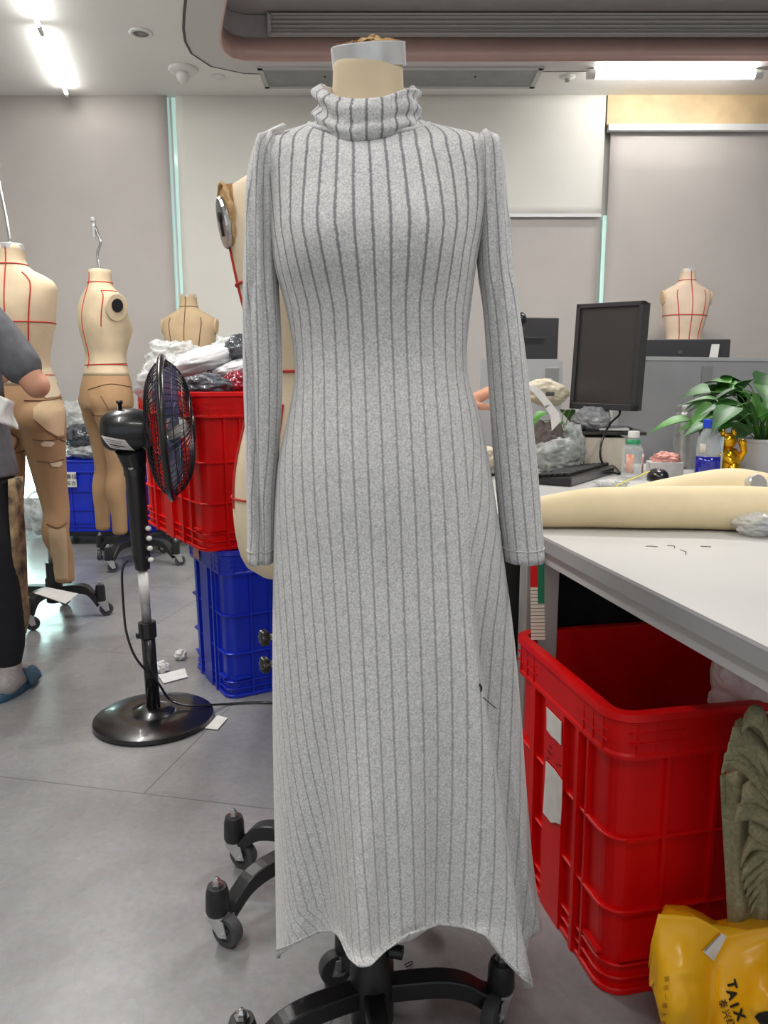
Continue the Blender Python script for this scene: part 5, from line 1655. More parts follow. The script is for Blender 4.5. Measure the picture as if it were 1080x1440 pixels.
# mouse, yellow strip, torn wrap
mp_ = PZ(925, 676, ZT + .0)
ms = thing('computer_mouse', 'black computer mouse in front of the pink tissue box', 'mouse', (mp_.x, mp_.y, ZT))
k = MB(T(mp_.x, mp_.y, ZT + .001)); rg = []
for i in range(12):
    q = i / 11
    rg.append([Vector((math.copysign(abs(math.cos(2 * PI * j / 28)) ** .8, math.cos(2 * PI * j / 28)) * .031 * math.sqrt(max(0.0, 1 - (q * .98) ** 3)), math.sin(2 * PI * j / 28) * .045 * math.sqrt(max(0.0, 1 - (q * .98) ** 3)), q * .038)) for j in range(28)])
k.loft(rg); k.build('shell', M['black'], ms, smooth=True)
MB().tube([(mp_.x - .003, mp_.y - .025, ZT + .033), (mp_.x + .003, mp_.y - .025, ZT + .033)], .007, 12).build('wheel', M['rubber'], ms)
k = MB(); ctrl = [PZ(866, 684, ZT + .012), PZ(880, 677, ZT + .022), PZ(898, 670, ZT + .03), PZ(914, 663, ZT + .032)]
pp = smoothpath([tuple(p) for p in ctrl], 5); wv = Vector((0.004, 0.011, 0.0)); th = Vector((0, 0, .0015))
k.loft([[p - wv, p + wv, p + wv + th, p - wv + th] for p in pp]); o = k.build('yellow_strap', M['yellow'], None); tag(o, 'yellow strap lying between the clear bottle and the black mouse', 'strap')
q = PZ(850, 684, ZT); bag('flat clear wrapper on the desk in front of the keyboard', (q.x + .02, q.y, ZT + .01), (.05, .03, .011), 'poly_clear', 91, .3, 2.8, name='plastic_wrapper', cat='wrapper')

# ---------------- plants
def leaf(k, p, d, up, L, W):
    d = d.normalized(); s = d.cross(up).normalized(); u = s.cross(d).normalized()
    n = 8; rows = []
    for i in range(n + 1):
        q = i / n
        wv = W * (math.sin(PI * min(1, q * 1.02) ** 0.62) * (1 - 0.25 * q)) + 0.0008
        c = p + d * (L * q) - u * (L * 0.32 * q * q)
        rows.append([c - s * wv + u * wv * 0.28, c - s * wv * .5 + u * wv * .08, c, c + s * wv * .5 + u * wv * .08, c + s * wv + u * wv * 0.28])
    k.loft(rows, False, False, False)
def plant(label, base, r, h, n, spread, L, seed, potm=True, name='potted_plant', flat=1.0):
    t = thing(name, label, 'plant', tuple(base))
    rnd = random.Random(seed)
    if potm:
        kk = MB(); kk.lathe([(0, 0), (r * .78, 0), (r * .82, .004), (r, h - .012), (r * 1.05, h - .01), (r * 1.05, h), (r * .95, h), (r * .93, h - .015), (0, h - .015)], 32, T(base + Vector((0, 0, .0005))))
        shade_auto(kk.build('pot', M['pot'], t))
        MB().lathe([(0, h - .014), (r * .92, h - .013), (0, h - .005)], 24, T(base)).build('soil', M['soil'], t)
    top = base + Vector((0, 0, h - .01))
    k = MB(); st_ = MB(); k2 = MB()
    for i in range(n):
        a = rnd.uniform(0, 2 * PI); el = rnd.uniform(0.05, 1.1)
        rad = spread * rnd.uniform(.35, 1.0)
        tip = top + Vector((math.cos(a) * rad * math.cos(el * .8), math.sin(a) * rad * math.cos(el * .8) * flat, spread * (0.15 + .85 * math.sin(el)) * rnd.uniform(.6, 1.1)))
        mid = top.lerp(tip, .55) + Vector((0, 0, spread * .22))
        st_.tube(smoothpath([tuple(top + Vector((math.cos(a) * r * .3, math.sin(a) * r * .3, 0))), tuple(mid), tuple(tip)], 4), .0018, 5)
        d = Vector((math.cos(a), math.sin(a), rnd.uniform(-.35, .25)))
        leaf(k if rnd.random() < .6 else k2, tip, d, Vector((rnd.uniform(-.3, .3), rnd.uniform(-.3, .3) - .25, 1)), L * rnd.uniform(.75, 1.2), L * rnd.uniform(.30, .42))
    st_.build('stems', M['leaf'], t, smooth=True)
    k.build('foliage', M['leaf'], t, smooth=True); k2.build('shaded_leaves', M['leaf_shaded'], t, smooth=True)
    return t
pb_ = PZ(1092, 680, ZT)
plant('green pothos in a white pot at the right edge of the photo', Vector((pb_.x + .005, pb_.y + .1, ZT)), .075, .13, 80, .23, .125, 4)
q = P(788, 560, 2.85); plant('small green plant behind the parcel, left of the monitor', Vector((q.x + .02, q.y + .1, ZT)), .05, .09, 22, .15, .08, 9)
q = P(662, 520, 3.2); 

# ---------------- partitions, far monitors, far desk
p0, p1 = P(893, 503, 2.72), P(1016, 503, 2.95)
pt = thing('desk_partition', 'grey partition panel behind the monitor, sloping out of view to the right', 'partition', ((p0.x + p1.x) / 2, 2.9, 0))
a_, b_ = P(880, 505, 2.98), P(1022, 503, 3.12)
dv = (b_ - a_); dv.z = 0; dv.normalize(); nv = Vector((-dv.y, dv.x, 0))
e0 = a_ - dv * 0.02; e1 = a_ + dv * 1.1
PX = Matrix(((dv.x, nv.x, 0, e0.x), (dv.y, nv.y, 0, e0.y), (0, 0, 1, 0), (0, 0, 0, 1)))
LL = (e1 - e0).length; zt_ = b_.z
MB(PX).box((LL / 2, 0.02, zt_ / 2), (LL, 0.036, zt_ - 0.02)).build('panel', M['panel'], pt)
MB(PX).box((LL / 2, 0.02, zt_ - 0.006), (LL, 0.046, 0.014)).build('top_rail', M['panel_light'], pt)
l2 = (b_ - e0).dot(dv)
MB(PX).box((l2 - 0.09, -0.001, zt_ - 0.10), (0.05, 0.004, 0.13)).build('slot_plate', M['edge'], pt)
p0, p1 = P(742, 506, 3.5), P(792, 505, 3.5)
lp_ = thing('desk_partition', 'light grey partition with a rounded corner below the distant monitor', 'partition', (p0.x, 3.52, 0))
def round_panel(x0, x1, y, z1, r, th):
    k = MB(); pts = [(x0, 0), (x1, 0)] + [(x1 - r + r * math.cos(a * PI / 16), z1 - r + r * math.sin(a * PI / 16)) for a in range(9)] + [(x0, z1)]
    k.loft([[Vector((x, y, z)) for x, z in pts], [Vector((x, y + th, z)) for x, z in pts]]); return k
xl_ = P(676, 505, 3.5).x
round_panel(xl_, p1.x, 3.5, p1.z, 0.03, 0.03).build('panel', M['panel_light'], lp_)
MB().box((P(776, 530, 3.5).x, 3.498, p1.z - 0.12), (0.06, 0.004, 0.16)).build('slot_plate', M['edge'], lp_)
fd = thing('work_table', 'white desk behind the partitions carrying the two distant monitors', 'table', (1.3, 3.95, 0))
MB().box((1.5, 3.96, 0.735), (2.4, 0.75, 0.03)).build('top', M['table'], fd)
for x in (0.35, 2.65):
    for y in (3.65, 4.28): MB().box((x, y, 0.36), (0.05, 0.05, 0.72)).build('leg', M['frame'], fd)
def back_monitor(label, x0, x1, zt2, zb2, y, rot, sticker_=False):
    c = Vector(((x0 + x1) / 2, y, (zt2 + zb2) / 2)); X = Matrix.Translation(c) @ RZ(rot)
    w_, h_ = (x1 - x0) / math.cos(math.radians(rot)), zt2 - zb2
    t = thing('computer_monitor', label, 'monitor', (c.x, c.y + .04, .75))
    MB(X).box((0, 0.02, 0), (w_, 0.03, h_)).build('back_shell', M['bezel'], t, bevel=.004)
    k = MB(X); k.box((0, -.001, h_ * .12), (w_ * .62, .006, .006)); k.build('vent_slot', M['gap'], t)
    k = MB(X); k.box((-.01, -.002, h_ * .3), (.022, .004, .018)); k.build('emblem', M['rubber'], t)
    k = MB(); k.box((c.x, c.y + .05, (.75 + c.z) / 2), (.07, .03, c.z - .75)); k.build('stand_neck', M['black'], t)
    MB().box((c.x, c.y + .05, .757), (.22, .16, .012)).build('stand_base', M['black'], t, bevel=.003)
    if sticker_:
        k = MB(X); pp_ = [(w_ * .22, -.003, -h_ * .5 + .01), (w_ * .34, -.003, -h_ * .5 + .01), (w_ * .38, -.003, h_ * .42), (w_ * .30, -.003, h_ * .42)]
        k.poly(pp_); k.build('paper_sticker', M['paper'], t, solid=.002)
    return t
a_, b_ = P(722, 449, 3.8), P(788, 446, 3.8); c_ = P(788, 505, 3.8)
back_monitor('distant black monitor seen from behind above the light partition', a_.x - .12, b_.x, b_.z, c_.z - .05, 3.8, 6)
a_, b_ = P(893, 478, 3.75), P(1027, 477, 3.75)
back_monitor('distant black monitor with a white sticker, its top showing above the grey partition', a_.x, b_.x, b_.z, b_.z - .30, 3.75, -3, True)
q = P(735, 449, 3.75); k = MB(); k.blob(tuple(q + Vector((0, .03, .005))), (.022, .02, .03), 1, .1); o = k.build('webcam', M['black'], None, smooth=True); o.data.transform(Matrix.Translation(-(q + Vector((0, .03, -.03))))); o.location = q + Vector((0, .03, -.03))
tag(o, 'small black webcam on the distant left monitor, next to the right sleeve', 'webcam')
q = P(663, 545, 3.35); plant('green plant seen between the dress and its right sleeve', Vector((q.x, 3.75, .75)), .07, .12, 26, .17, .10, 13)

# ================================================================ STOCKING PATCHES AND SEAMS laid on the leg surfaces
from mathutils.bvhtree import BVHTree
def surf(objs):
    bpy.context.view_layer.update()
    dg = bpy.context.evaluated_depsgraph_get()
    out = []
    for o in objs:
        out.append((BVHTree.FromObject(o, dg), o.matrix_world.translation.copy()))
    def hit(px, py, off=0.003):
        org = Vector((0, 0, CH)); d = Vector(ray(px, py)).normalized()
        best = None
        for b, tr in out:
            h = b.ray_cast(org - tr, d)
            if h[0] is not None and (best is None or h[3] < best[1]): best = (h[0] + tr, h[3], h[1])
        return (best[0] + best[2] * off) if best else None
    return hit
def decal(t, hit, poly, m, name='stocking_patch', off=0.0025):
    n = len(poly); c = (sum(p[0] for p in poly) / n, sum(p[1] for p in poly) / n)
    dense = []
    for i in range(n):
        a, b = poly[i], poly[(i + 1) % n]
        for j in range(4): dense.append((a[0] + (b[0] - a[0]) * j / 4, a[1] + (b[1] - a[1]) * j / 4))
    k = MB(); rows = []
    last = hit(c[0], c[1], off)
    if last is None: return
    for s in (0.0, 0.25, 0.5, 0.75, 1.0):
        row = []
        for p in dense:
            q = None; s2 = s
            while q is None and s2 > -0.01:
                q = hit(c[0] + (p[0] - c[0]) * s2, c[1] + (p[1] - c[1]) * s2, off); s2 -= 0.06
            row.append(q or last)
        rows.append(row)
    k.loft(rows, False, False)
    return k.build(name, M[m], t, smooth=True)
def seam(t, hit, pts, m, r=0.003, name='stocking_seam'):
    pp = [(p.x, p.y) for p in smoothpath([(x, y, 0) for x, y in pts], 8)]
    w_ = [hit(x, y, 0.001) for x, y in pp]; w_ = [q for q in w_ if q]
    if len(w_) > 2:
        k = MB(); k.tube(w_, r, 6); k.build(name, M[m], t, smooth=True)
h1_ = surf([c for c in t1.children if c.name.startswith(('hips', 'torso'))])
decal(t1, h1_, [(51, 521), (77, 515), (82, 527), (88, 556), (66, 560), (47, 552)], 'cream_pale')
decal(t1, h1_, [(47, 574), (58, 565), (89, 560), (91, 584), (89, 612), (80, 613), (66, 605), (47, 588)], 'cream_tan')
decal(t1, h1_, [(57, 624), (63, 620), (74, 621), (77, 624), (72, 628), (61, 628)], 'cream_pale')
decal(t1, h1_, [(69, 649), (86, 648), (87, 653), (82, 657), (73, 656)], 'cream_pale')
decal(t1, h1_, [(68, 742), (81, 745), (92, 741), (95, 780), (96, 814), (78, 814), (72, 780)], 'cream_tan')
decal(t1, h1_, [(5, 602), (16, 610), (23, 616), (18, 632), (8, 632)], 'cream_tan')
for pts in (((34, 563), (66, 563), (92, 557)), ((46, 618), (70, 619), (92, 614)), ((52, 648), (72, 650), (90, 646)), ((49, 591), (66, 606), (80, 615), (91, 621)), ((66, 737), (81, 742), (94, 735)), ((4, 600), (18, 612), (26, 620), (18, 636)), ((6, 637), (22, 637), (36, 634))):
    seam(t1, h1_, pts, 'brown_tape')
seam(t1, h1_, ((78, 516), (84, 535), (88, 556)), 'red_tape', 0.0022)
h2_ = surf([c for c in t2.children if c.name.startswith(('hips', 'torso'))])
for pts in (((119, 513), (150, 512), (187, 511)), ((124, 548), (155, 540), (188, 545)), ((142, 557), (152, 575), (156, 590)), ((130, 584), (150, 584), (170, 580))):
    seam(t2, h2_, pts, 'brown_tape', 0.0025)
for i in range(5):
    q = P(171 + (i % 2) * 2, 722 + i * 5, 4.34)
    MB().tube([q, q + Vector((0.02, -.01, 0.006))], 0.004, 5).build('red_stitch', M['red_tape'], t2)

# ================================================================ PEOPLE
def hand(mb, w0, d, n, side, curl, L=0.17):
    """w0 wrist, d finger direction, n palm normal (fingers bend towards it), side +1/-1 thumb side"""
    d = d.normalized(); n = (n - d * n.dot(d)).normalized(); s = d.cross(n) * side
    pl = L * 0.52
    for q in (-1.2, -0.4, 0.4, 1.2):
        mb.limb([w0 - d * .01, w0 + d * pl * .5 + s * q * .011, w0 + d * pl * .92 + s * q * .016], [.016, .014, .0105], 10)
    for i, (q, ln) in enumerate(((1.5, .88), (.5, 1.0), (-.5, .93), (-1.5, .72))):
        p = w0 + d * pl * .95 + s * q * .0145
        a = 0.0; path = [p - d * .012]; rr = [.0098]
        for j, f in enumerate((.46, .32, .26)):
            a += curl * (.75 + .25 * j)
            path.append(path[-1] + (d * math.cos(a) + n * math.sin(a)) * (L * .50 * ln * f + (.012 if j == 0 else 0)))
            rr.append((.0092, .0084, .0074)[j])
        mb.limb(path, rr, 10)
    b = w0 + d * pl * .22 + s * .022
    td = (d * .65 + s * .65 + n * .4).normalized(); td2 = (d * .9 + n * .55 + s * .05).normalized()
    mb.limb([b - s * .012, b + td * .034, b + td * .034 + td2 * .028, b + td * .034 + td2 * .05], [.014, .0115, .0098, .008], 10)
def head(mb, c, f, up, sc_=1.0):
    f = (f - up * f.dot(up)).normalized(); s = f.cross(up)
    X = Matrix(((s.x, f.x, up.x, c.x), (s.y, f.y, up.y, c.y), (s.z, f.z, up.z, c.z), (0, 0, 0, 1)))
    mb.blob((0, -.006, .018), (.074 * sc_, .094 * sc_, .092 * sc_), 1, 0, xf=X)
    mb.blob((0, .018, -.045), (.056 * sc_, .064 * sc_, .068 * sc_), 1, 0, xf=X)
    mb.limb([X @ Vector((0, .072, .014)), X @ Vector((0, .080, -.016))], [.009, .0125], 10)
    for q in (-1, 1):
        mb.blob((q * .075, -.012, -.006), (.009, .019, .03), 1, 0, xf=X)
        mb.blob((q * .031, .071, .02), (.02, .016, .012), 1, 0, xf=X)
    mb.limb([X @ Vector((-.018, .078, -.052)), X @ Vector((0, .084, -.05)), X @ Vector((.018, .078, -.052))], [.007, .009, .007], 8)
    mb.blob((0, .062, -.088), (.024, .022, .02), 1, 0, xf=X)
    return X
def hair_cap(parent, X, m='hair', back=0.0):
    k = MB(); rows = []
    for i in range(13):
        ph = PI * 0.60 * i / 12; row = []
        for j in range(28):
            th = 2 * PI * j / 28
            front = max(0, math.sin(th))
            p2 = ph * (1 - .42 * front + .26 * max(0, -math.sin(th)))
            row.append(Vector((.082 * math.sin(p2) * math.cos(th), -.008 + .103 * math.sin(p2) * math.sin(th), .02 + .10 * math.cos(p2))))
        rows.append(row)
    k.xf = X
    k.loft(rows, True, False); return k.build('hair', M[m], parent, smooth=True, solid=.008)
def eyes(parent, X):
    for q in (-1, 1):
        MB(X).blob((q * .031, .083, .019), (.011, .006, .006), 1, 0, nu=12, nv=8).build('eye', M['ink'], parent, smooth=True)
def ell(cx, cy, z, a, b, yaw, n=32):
    c, s = math.cos(yaw), math.sin(yaw)
    return [Vector((cx + a * math.cos(2 * PI * j / n) * c - b * math.sin(2 * PI * j / n) * s, cy + a * math.cos(2 * PI * j / n) * s + b * math.sin(2 * PI * j / n) * c, z)) for j in range(n)]

# -- standing helper at the left edge, mostly out of frame
E = P(52, 543, 2.50)
fwd = Vector((0.55, 0.83, 0)).normalized(); rgt = Vector((fwd.y, -fwd.x, 0)); yaw = math.atan2(rgt.y, rgt.x)
tc_ = Vector((-1.43, 2.60, 0))
ank = P(12, 938, 2.50); ank.z = 0.085
heel, toe = PZ(10, 974, 0), PZ(47, 944, 0)
lank = ank + Vector((-.26, .22, 0))
man = thing('person', 'standing person in grey tee and black trousers, cut off by the left photo edge', 'person', (ank.x, ank.y, 0))
SR = tc_ + rgt * .155 + Vector((0, 0, 1.30)); SL = tc_ - rgt * .165 + Vector((0, 0, 1.30))
WR = E + Vector((-.10, .22, .03)); EL = SL + Vector((.02, .05, -.28)); WL = EL + fwd * .22 + Vector((0, 0, .06))
HR = Vector((tc_.x + .08, tc_.y - .05, .80)); HL = tc_ - rgt * .09 + Vector((0, 0, .80))
KR = Vector((ank.x - .02, ank.y + .01, .44)); KL = (HL + lank) / 2 + fwd * .02
k = MB()
k.loft([ell(tc_.x, tc_.y, z, a, b, yaw) for z, a, b in ((.74, .12, .09), (.82, .155, .105), (.95, .135, .095), (1.1, .145, .10), (1.22, .165, .10), (1.30, .15, .085), (1.345, .08, .06), (1.36, .05, .05))])
k.limb([tc_ + Vector((0, 0, 1.30)), tc_ + fwd * .02 + Vector((0, 0, 1.40)), tc_ + fwd * .03 + Vector((0, 0, 1.46))], [.06, .052, .05], 18)
HX_ = head(k, tc_ + fwd * .04 + Vector((0, 0, 1.50)), fwd, Vector((0, 0, 1)))
for S_, E_, W_2 in ((SR, E, WR), (SL, EL, WL)):
    k.limb([S_, S_.lerp(E_, .5), E_], [.054, .047, .040], 18)
    k.limb([E_, E_.lerp(W_2, .35), W_2], [.040, .039, .026], 18)
hand(k, WR, (WR - E), Vector((-.3, 0, -1)), 1, .45); hand(k, WL, (WL - EL), Vector((.3, 0, -1)), -1, .45)
for H_, K_, A_ in ((HR, KR, ank), (HL, KL, lank)):
    k.limb([H_, H_.lerp(K_, .5), K_], [.08, .07, .053], 18); k.limb([K_, K_.lerp(A_, .35), A_], [.053, .052, .034], 18)
    fdir = (toe - heel).normalized()
    k.limb([A_ + Vector((0, 0, -.03)) - fdir * .03, A_ + fdir * .06 + Vector((0, 0, -.045)), A_ + fdir * .13 + Vector((0, 0, -.055))], [.034, .034, .026], 14)
k.build('body', M['skin'], man, remesh=.0065, smoothing=2)
hair_cap(man, HX_); eyes(man, HX_)
k = MB()
k.loft([ell(tc_.x + .01, tc_.y, z, a, b, yaw) for z, a, b in ((.745, .205, .145), (.80, .198, .14), (.95, .168, .125), (1.1, .168, .122), (1.22, .182, .118), (1.31, .165, .098), (1.35, .088, .07))])
k.limb([SR + Vector((-.02, 0, 0)), SR.lerp(E, .45), SR.lerp(E, .74)], [.072, .066, .064], 20); k.limb([SL, SL.lerp(EL, .4), SL.lerp(EL, .7)], [.07, .064, .062], 20)
k.build('t_shirt', M['shirt'], man, remesh=.008, smoothing=3)
k = MB()
k.loft([ell(tc_.x + .02, tc_.y, z, a, b, yaw) for z, a, b in ((.72, .175, .125), (.80, .175, .125), (.86, .165, .12), (.88, .15, .11))])
for H_, K_, A_ in ((HR, KR, ank), (HL, KL, lank)):
    A2 = A_ + Vector((0, 0, .045))
    path = [H_ + Vector((0, 0, -.02)), H_.lerp(K_, .5), K_, K_.lerp(A2, .4), K_.lerp(A2, .78), K_.lerp(A2, .9), A2]
    k.limb(path, [.098, .09, .074, .068, .064, .058, .047], 22)
k.build('sweatpants', M['pants'], man, remesh=.008, smoothing=2)
# pale patterned panel along the near trouser leg
k = MB(); rows = []
for i in range(26):
    q = i / 25; py = 672 + (895 - 672) * q
    xr_ = lint([(672, 26), (720, 27), (770, 31), (830, 33), (870, 36), (895, 31)], py)
    a_, b_ = P(xr_ - 8, py, 2.53), P(xr_, py, 2.55)
    c_ = (a_ + b_) / 2; w2 = (b_ - a_).length / 2
    rows.append([c_ + Vector((w2 * math.cos(2 * PI * j / 14), .05 * math.sin(2 * PI * j / 14), 0)) for j in range(14)])
k.loft(rows); k.build('side_panel', M['camo'], man, smooth=True)
for A_, sgn in ((ank, 1), (lank, -1)):
    sh = A_ - ank
    k = MB(); fdir = (toe - heel).normalized()
    k.limb([A_ + Vector((0, 0, .045)), A_ + Vector((0, 0, -.01)), A_ + Vector((0, 0, -.035)) + fdir * .0], [.041, .042, .044], 18)
    k.limb([A_ + Vector((0, 0, -.035)) - fdir * .035, A_ + fdir * .06 + Vector((0, 0, -.042)), A_ + fdir * .14 + Vector((0, 0, -.052))], [.043, .042, .03], 18)
    k.build('sock', M['sock'], man, remesh=.006, smoothing=2)
    h0, t0_ = Vector((A_.x, A_.y, 0)) - fdir * .085, Vector((A_.x, A_.y, 0)) + fdir * .175
    sd = Vector((-fdir.y, fdir.x, 0)); k = MB()
    def sole(z, sc_):
        out = []
        for j in range(36):
            a = 2 * PI * j / 36; c, s_ = math.cos(a), math.sin(a)
            out.append((h0 + t0_) / 2 + fdir * (c * .132 * sc_) + sd * (s_ * (.043 + .009 * c) * sc_) + Vector((0, 0, z)))
        return out
    k.loft([sole(0, .97), sole(.006, 1.0), sole(.024, 1.0), sole(.03, .95)]); slp = shade_auto(k.build('slipper', M['slipper'], man))
    k = MB(); rows = []
    for i in range(9):
        q = i / 8; b0 = A_ + fdir * (.03 + .095 * q); ww = .056 - .006 * q; hh = .072 - .026 * q
        rows.append([Vector((b0.x, b0.y, 0)) + sd * (ww * math.cos(PI * j / 12)) + Vector((0, 0, .015 + hh * math.sin(PI * j / 12))) for j in range(13)])
    k.loft(rows, False, False, False); k.build('strap', M['slipper'], slp, smooth=True, solid=.006)
# white cloth hanging below the elbow
rows = []
for i in range(9):
    q = i / 8
    rows.append([P(-14 + 34 * u + 3 * math.sin(q * 5 + u * 3) + 3 * q, 552 + 14 * u + 38 * q, 2.42 + .02 * math.sin(u * 7 + q * 2)) for u in [j / 10 for j in range(11)]])
k = MB(); k.loft(rows, False, False, False); o = k.build('white_cloth', M['paper'], man, smooth=True, solid=.003)
o.name = 'cloth_on_arm'

# -- seated worker behind the dress; a raised hand shows in the gap
wk = thing('person', 'seated person behind the grey dress, raised hand showing beside the right sleeve', 'person', (-.02, 2.45, 0))
pz = Vector((-.02, 2.45, 0)); f2 = Vector((.97, .25, 0)).normalized(); r2 = Vector((f2.y, -f2.x, 0)); yw = math.atan2(r2.y, r2.x)
k = MB()
k.loft([ell(pz.x + dx, pz.y, z, a, b, yw) for dx, z, a, b in ((0, .45, .15, .11), (0, .52, .16, .115), (.0, .65, .135, .10), (.01, .78, .14, .10), (.02, .90, .165, .10), (.025, .97, .15, .085), (.03, 1.01, .08, .06), (.035, 1.03, .05, .05))])
k.limb([pz + Vector((.03, 0, .98)), pz + Vector((.045, 0, 1.06)), pz + Vector((.05, .01, 1.12))], [.058, .05, .048], 16)
hx2 = head(k, pz + Vector((.06, .015, 1.165)), f2, Vector((0.1, 0, 1)).normalized())
hc_ = P(671, 552, 2.22)
S1 = pz + r2 * .16 + Vector((.02, 0, .955)); S2 = pz - r2 * .16 + Vector((.02, 0, .955))
E1_ = S1 + Vector((.06, -.02, -.23)); W1_ = hc_ + Vector((-.045, .0, -.035))
E2_ = S2 + Vector((.10, .02, -.22)); W2_ = E2_ + Vector((.20, -.03, .05))
for S_, E_, W_2 in ((S1, E1_, W1_), (S2, E2_, W2_)):
    k.limb([S_, S_.lerp(E_, .5), E_], [.05, .044, .038], 16); k.limb([E_, E_.lerp(W_2, .35), W_2], [.038, .037, .027], 16)
hand(k, W1_, Vector((.75, 0, .35)), Vector((.35, .25, -.9)), -1, 1.25, .2); hand(k, W2_, Vector((1, -.1, 0)), Vector((0, 0, -1)), 1, .4)
for s_, sy in ((1, -1), (-1, 1)):
    H_ = pz + r2 * (.09 * s_) + Vector((0, 0, .50)); K_ = H_ + f2 * .36 + Vector((0, 0, -.02)); A_ = K_ + Vector((-.06, 0, -.39))
    k.limb([H_, H_.lerp(K_, .5), K_], [.085, .075, .055], 16); k.limb([K_, K_.lerp(A_, .35), A_], [.054, .052, .036], 16)
    k.limb([A_ + Vector((0, 0, -.04)) - f2 * .03, A_ + f2 * .08 + Vector((0, 0, -.052)), A_ + f2 * .15 + Vector((0, 0, -.062))], [.034, .033, .024], 12)
k.build('body', M['skin'], wk, remesh=.006, smoothing=1)
hair_cap(wk, hx2); eyes(wk, hx2)
k = MB(); k.loft([ell(pz.x + dx, pz.y, z, a, b, yw) for dx, z, a, b in ((0, .47, .172, .13), (0, .65, .155, .118), (.01, .78, .158, .118), (.02, .90, .182, .116), (.025, .975, .165, .098), (.03, 1.015, .085, .068))])
for S_, E_ in ((S1, E1_), (S2, E2_)): k.limb([S_, S_.lerp(E_, .4), S_.lerp(E_, .7)], [.064, .058, .055], 16)
k.build('t_shirt', M['shirt'], wk, remesh=.008, smoothing=2)
k = MB(); k.loft([ell(pz.x, pz.y, z, a, b, yw) for z, a, b in ((.43, .165, .125), (.50, .175, .13), (.58, .16, .12))])
for s_ in (1, -1):
    H_ = pz + r2 * (.09 * s_) + Vector((0, 0, .50)); K_ = H_ + f2 * .36 + Vector((0, 0, -.02)); A_ = K_ + Vector((-.06, 0, -.36))
    k.limb([H_, H_.lerp(K_, .5), K_], [.098, .09, .07], 16); k.limb([K_, K_.lerp(A_, .35), A_], [.07, .066, .055], 16)
k.build('trousers', M['pants'], wk, remesh=.008, smoothing=2)
sto = thing('stool', 'round stool under the seated person behind the grey dress', 'stool', (pz.x, pz.y, 0))
MB().lathe([(0, .375), (.16, .375), (.165, .385), (.165, .40), (.155, .412), (0, .412)], 30, T(pz.x, pz.y, 0)).build('seat', M['black'], sto, smooth=True)
for a in range(4):
    c, s_ = math.cos(a * PI / 2 + .6), math.sin(a * PI / 2 + .6)
    MB().tube([(pz.x + .1 * c, pz.y + .1 * s_, .38), (pz.x + .15 * c, pz.y + .15 * s_, 0.0)], .012, 10).build('leg', M['chrome'], sto, smooth=True)

# ================================================================ OLIVE CLOTH hung over the red crate
olv = thing('cloth_bundle', 'folded olive green cloth bundle hung over the front of the right red crate', 'cloth', tuple(P(1060, 1200, 1.13)))
def cp2(x, y): return (980 + x / 3.27, 880 + y / 3.27)
EDG = [  # edge points in detail coordinates, depth of the edge, reach upwards
    ([(205, 500), (240, 462), (290, 480), (330, 560), (420, 700), (520, 900)], 1.040, 120),
    ([(150, 556), (215, 560), (280, 615), (330, 690), (430, 850), (520, 1000)], 1.049, 120),
    ([(141, 585), (205, 592), (275, 655), (330, 740), (430, 890), (520, 1030)], 1.056, 110),
    ([(131, 620), (200, 625), (270, 690), (330, 772), (430, 920), (520, 1060)], 1.063, 110),
    ([(113, 682), (165, 655), (235, 700), (330, 812), (430, 950), (520, 1080)], 1.070, 120),
    ([(200, 830), (250, 812), (330, 850), (430, 960), (520, 1090)], 1.074, 130),
    ([(172, 912), (245, 893), (330, 935), (430, 1010), (520, 1110)], 1.081, 120),
    ([(236, 945), (262, 985), (330, 1020), (430, 1070), (520, 1130)], 1.087, 110),
    ([(196, 1120), (250, 1035), (330, 1040), (430, 1090), (520, 1150)], 1.091, 120),
    ([(200, 1180), (262, 1118), (330, 1082), (430, 1110), (520, 1170)], 1.095, 110),
    ([(214, 1216), (275, 1155), (330, 1122), (430, 1150), (520, 1200)], 1.099, 90),
    ([(224, 1254), (280, 1192), (330, 1160), (430, 1180), (520, 1230)], 1.103, 90),
    ([(234, 1292), (284, 1230), (330, 1198), (430, 1215), (520, 1260)], 1.107, 90),
    ([(243, 1332), (290, 1268), (330, 1236), (430, 1250), (520, 1290)], 1.111, 90)]
for e, dd, up in EDG:
    pp = smoothpath([(x, y, 0) for x, y in e], 6); rows = []
    for i in range(8):
        q = i / 7; row = []
        for j, p in enumerate(pp):
            u = j / (len(pp) - 1)
            x, y = cp2(p.x + 14 * q * (1 - u), p.y - up * q * (1.0 - .25 * (1 - u)))
            row.append(P(x, y, dd - 0.012 * math.sin(PI * min(1, q * .8)) + .018 * q + .004 * math.sin(u * 9 + dd * 400)))
        rows.append(row)
    k = MB(); k.loft(rows, False, False, False); k.build('fold_layer', M['olive'], olv, smooth=True, solid=.0022)
rows = []
for i in range(12):
    q = i / 11; row = []
    for j in range(14):
        u = j / 13
        x0 = 110 + 35 * q ** 1.2 + 190 * u; y0 = 690 + 720 * q - 60 * u * (1 - q)
        x, y = cp2(x0, y0)
        row.append(P(x, y, 1.118 + .006 * math.sin(u * 11 + q * 2) - .01 * u))
    rows.append(row)
k = MB(); k.loft(rows, False, False, False); k.build('hanging_panel', M['olive'], olv, smooth=True, solid=.003)
rows = []
for y0, x0 in ((455, 235), (470, 210), (700, 170), (1000, 160), (1300, 200), (1440, 215)):
    a_ = P(*cp2(x0, y0), 1.125); b_ = P(*cp2(640, y0 + 60), 1.125)
    dz = .026
    rows.append([a_, b_, b_ + Vector((0, dz, 0)), a_ + Vector((0, dz, 0))])
k = MB(); k.loft(rows); k.build('inner_folds', M['olive'], olv)

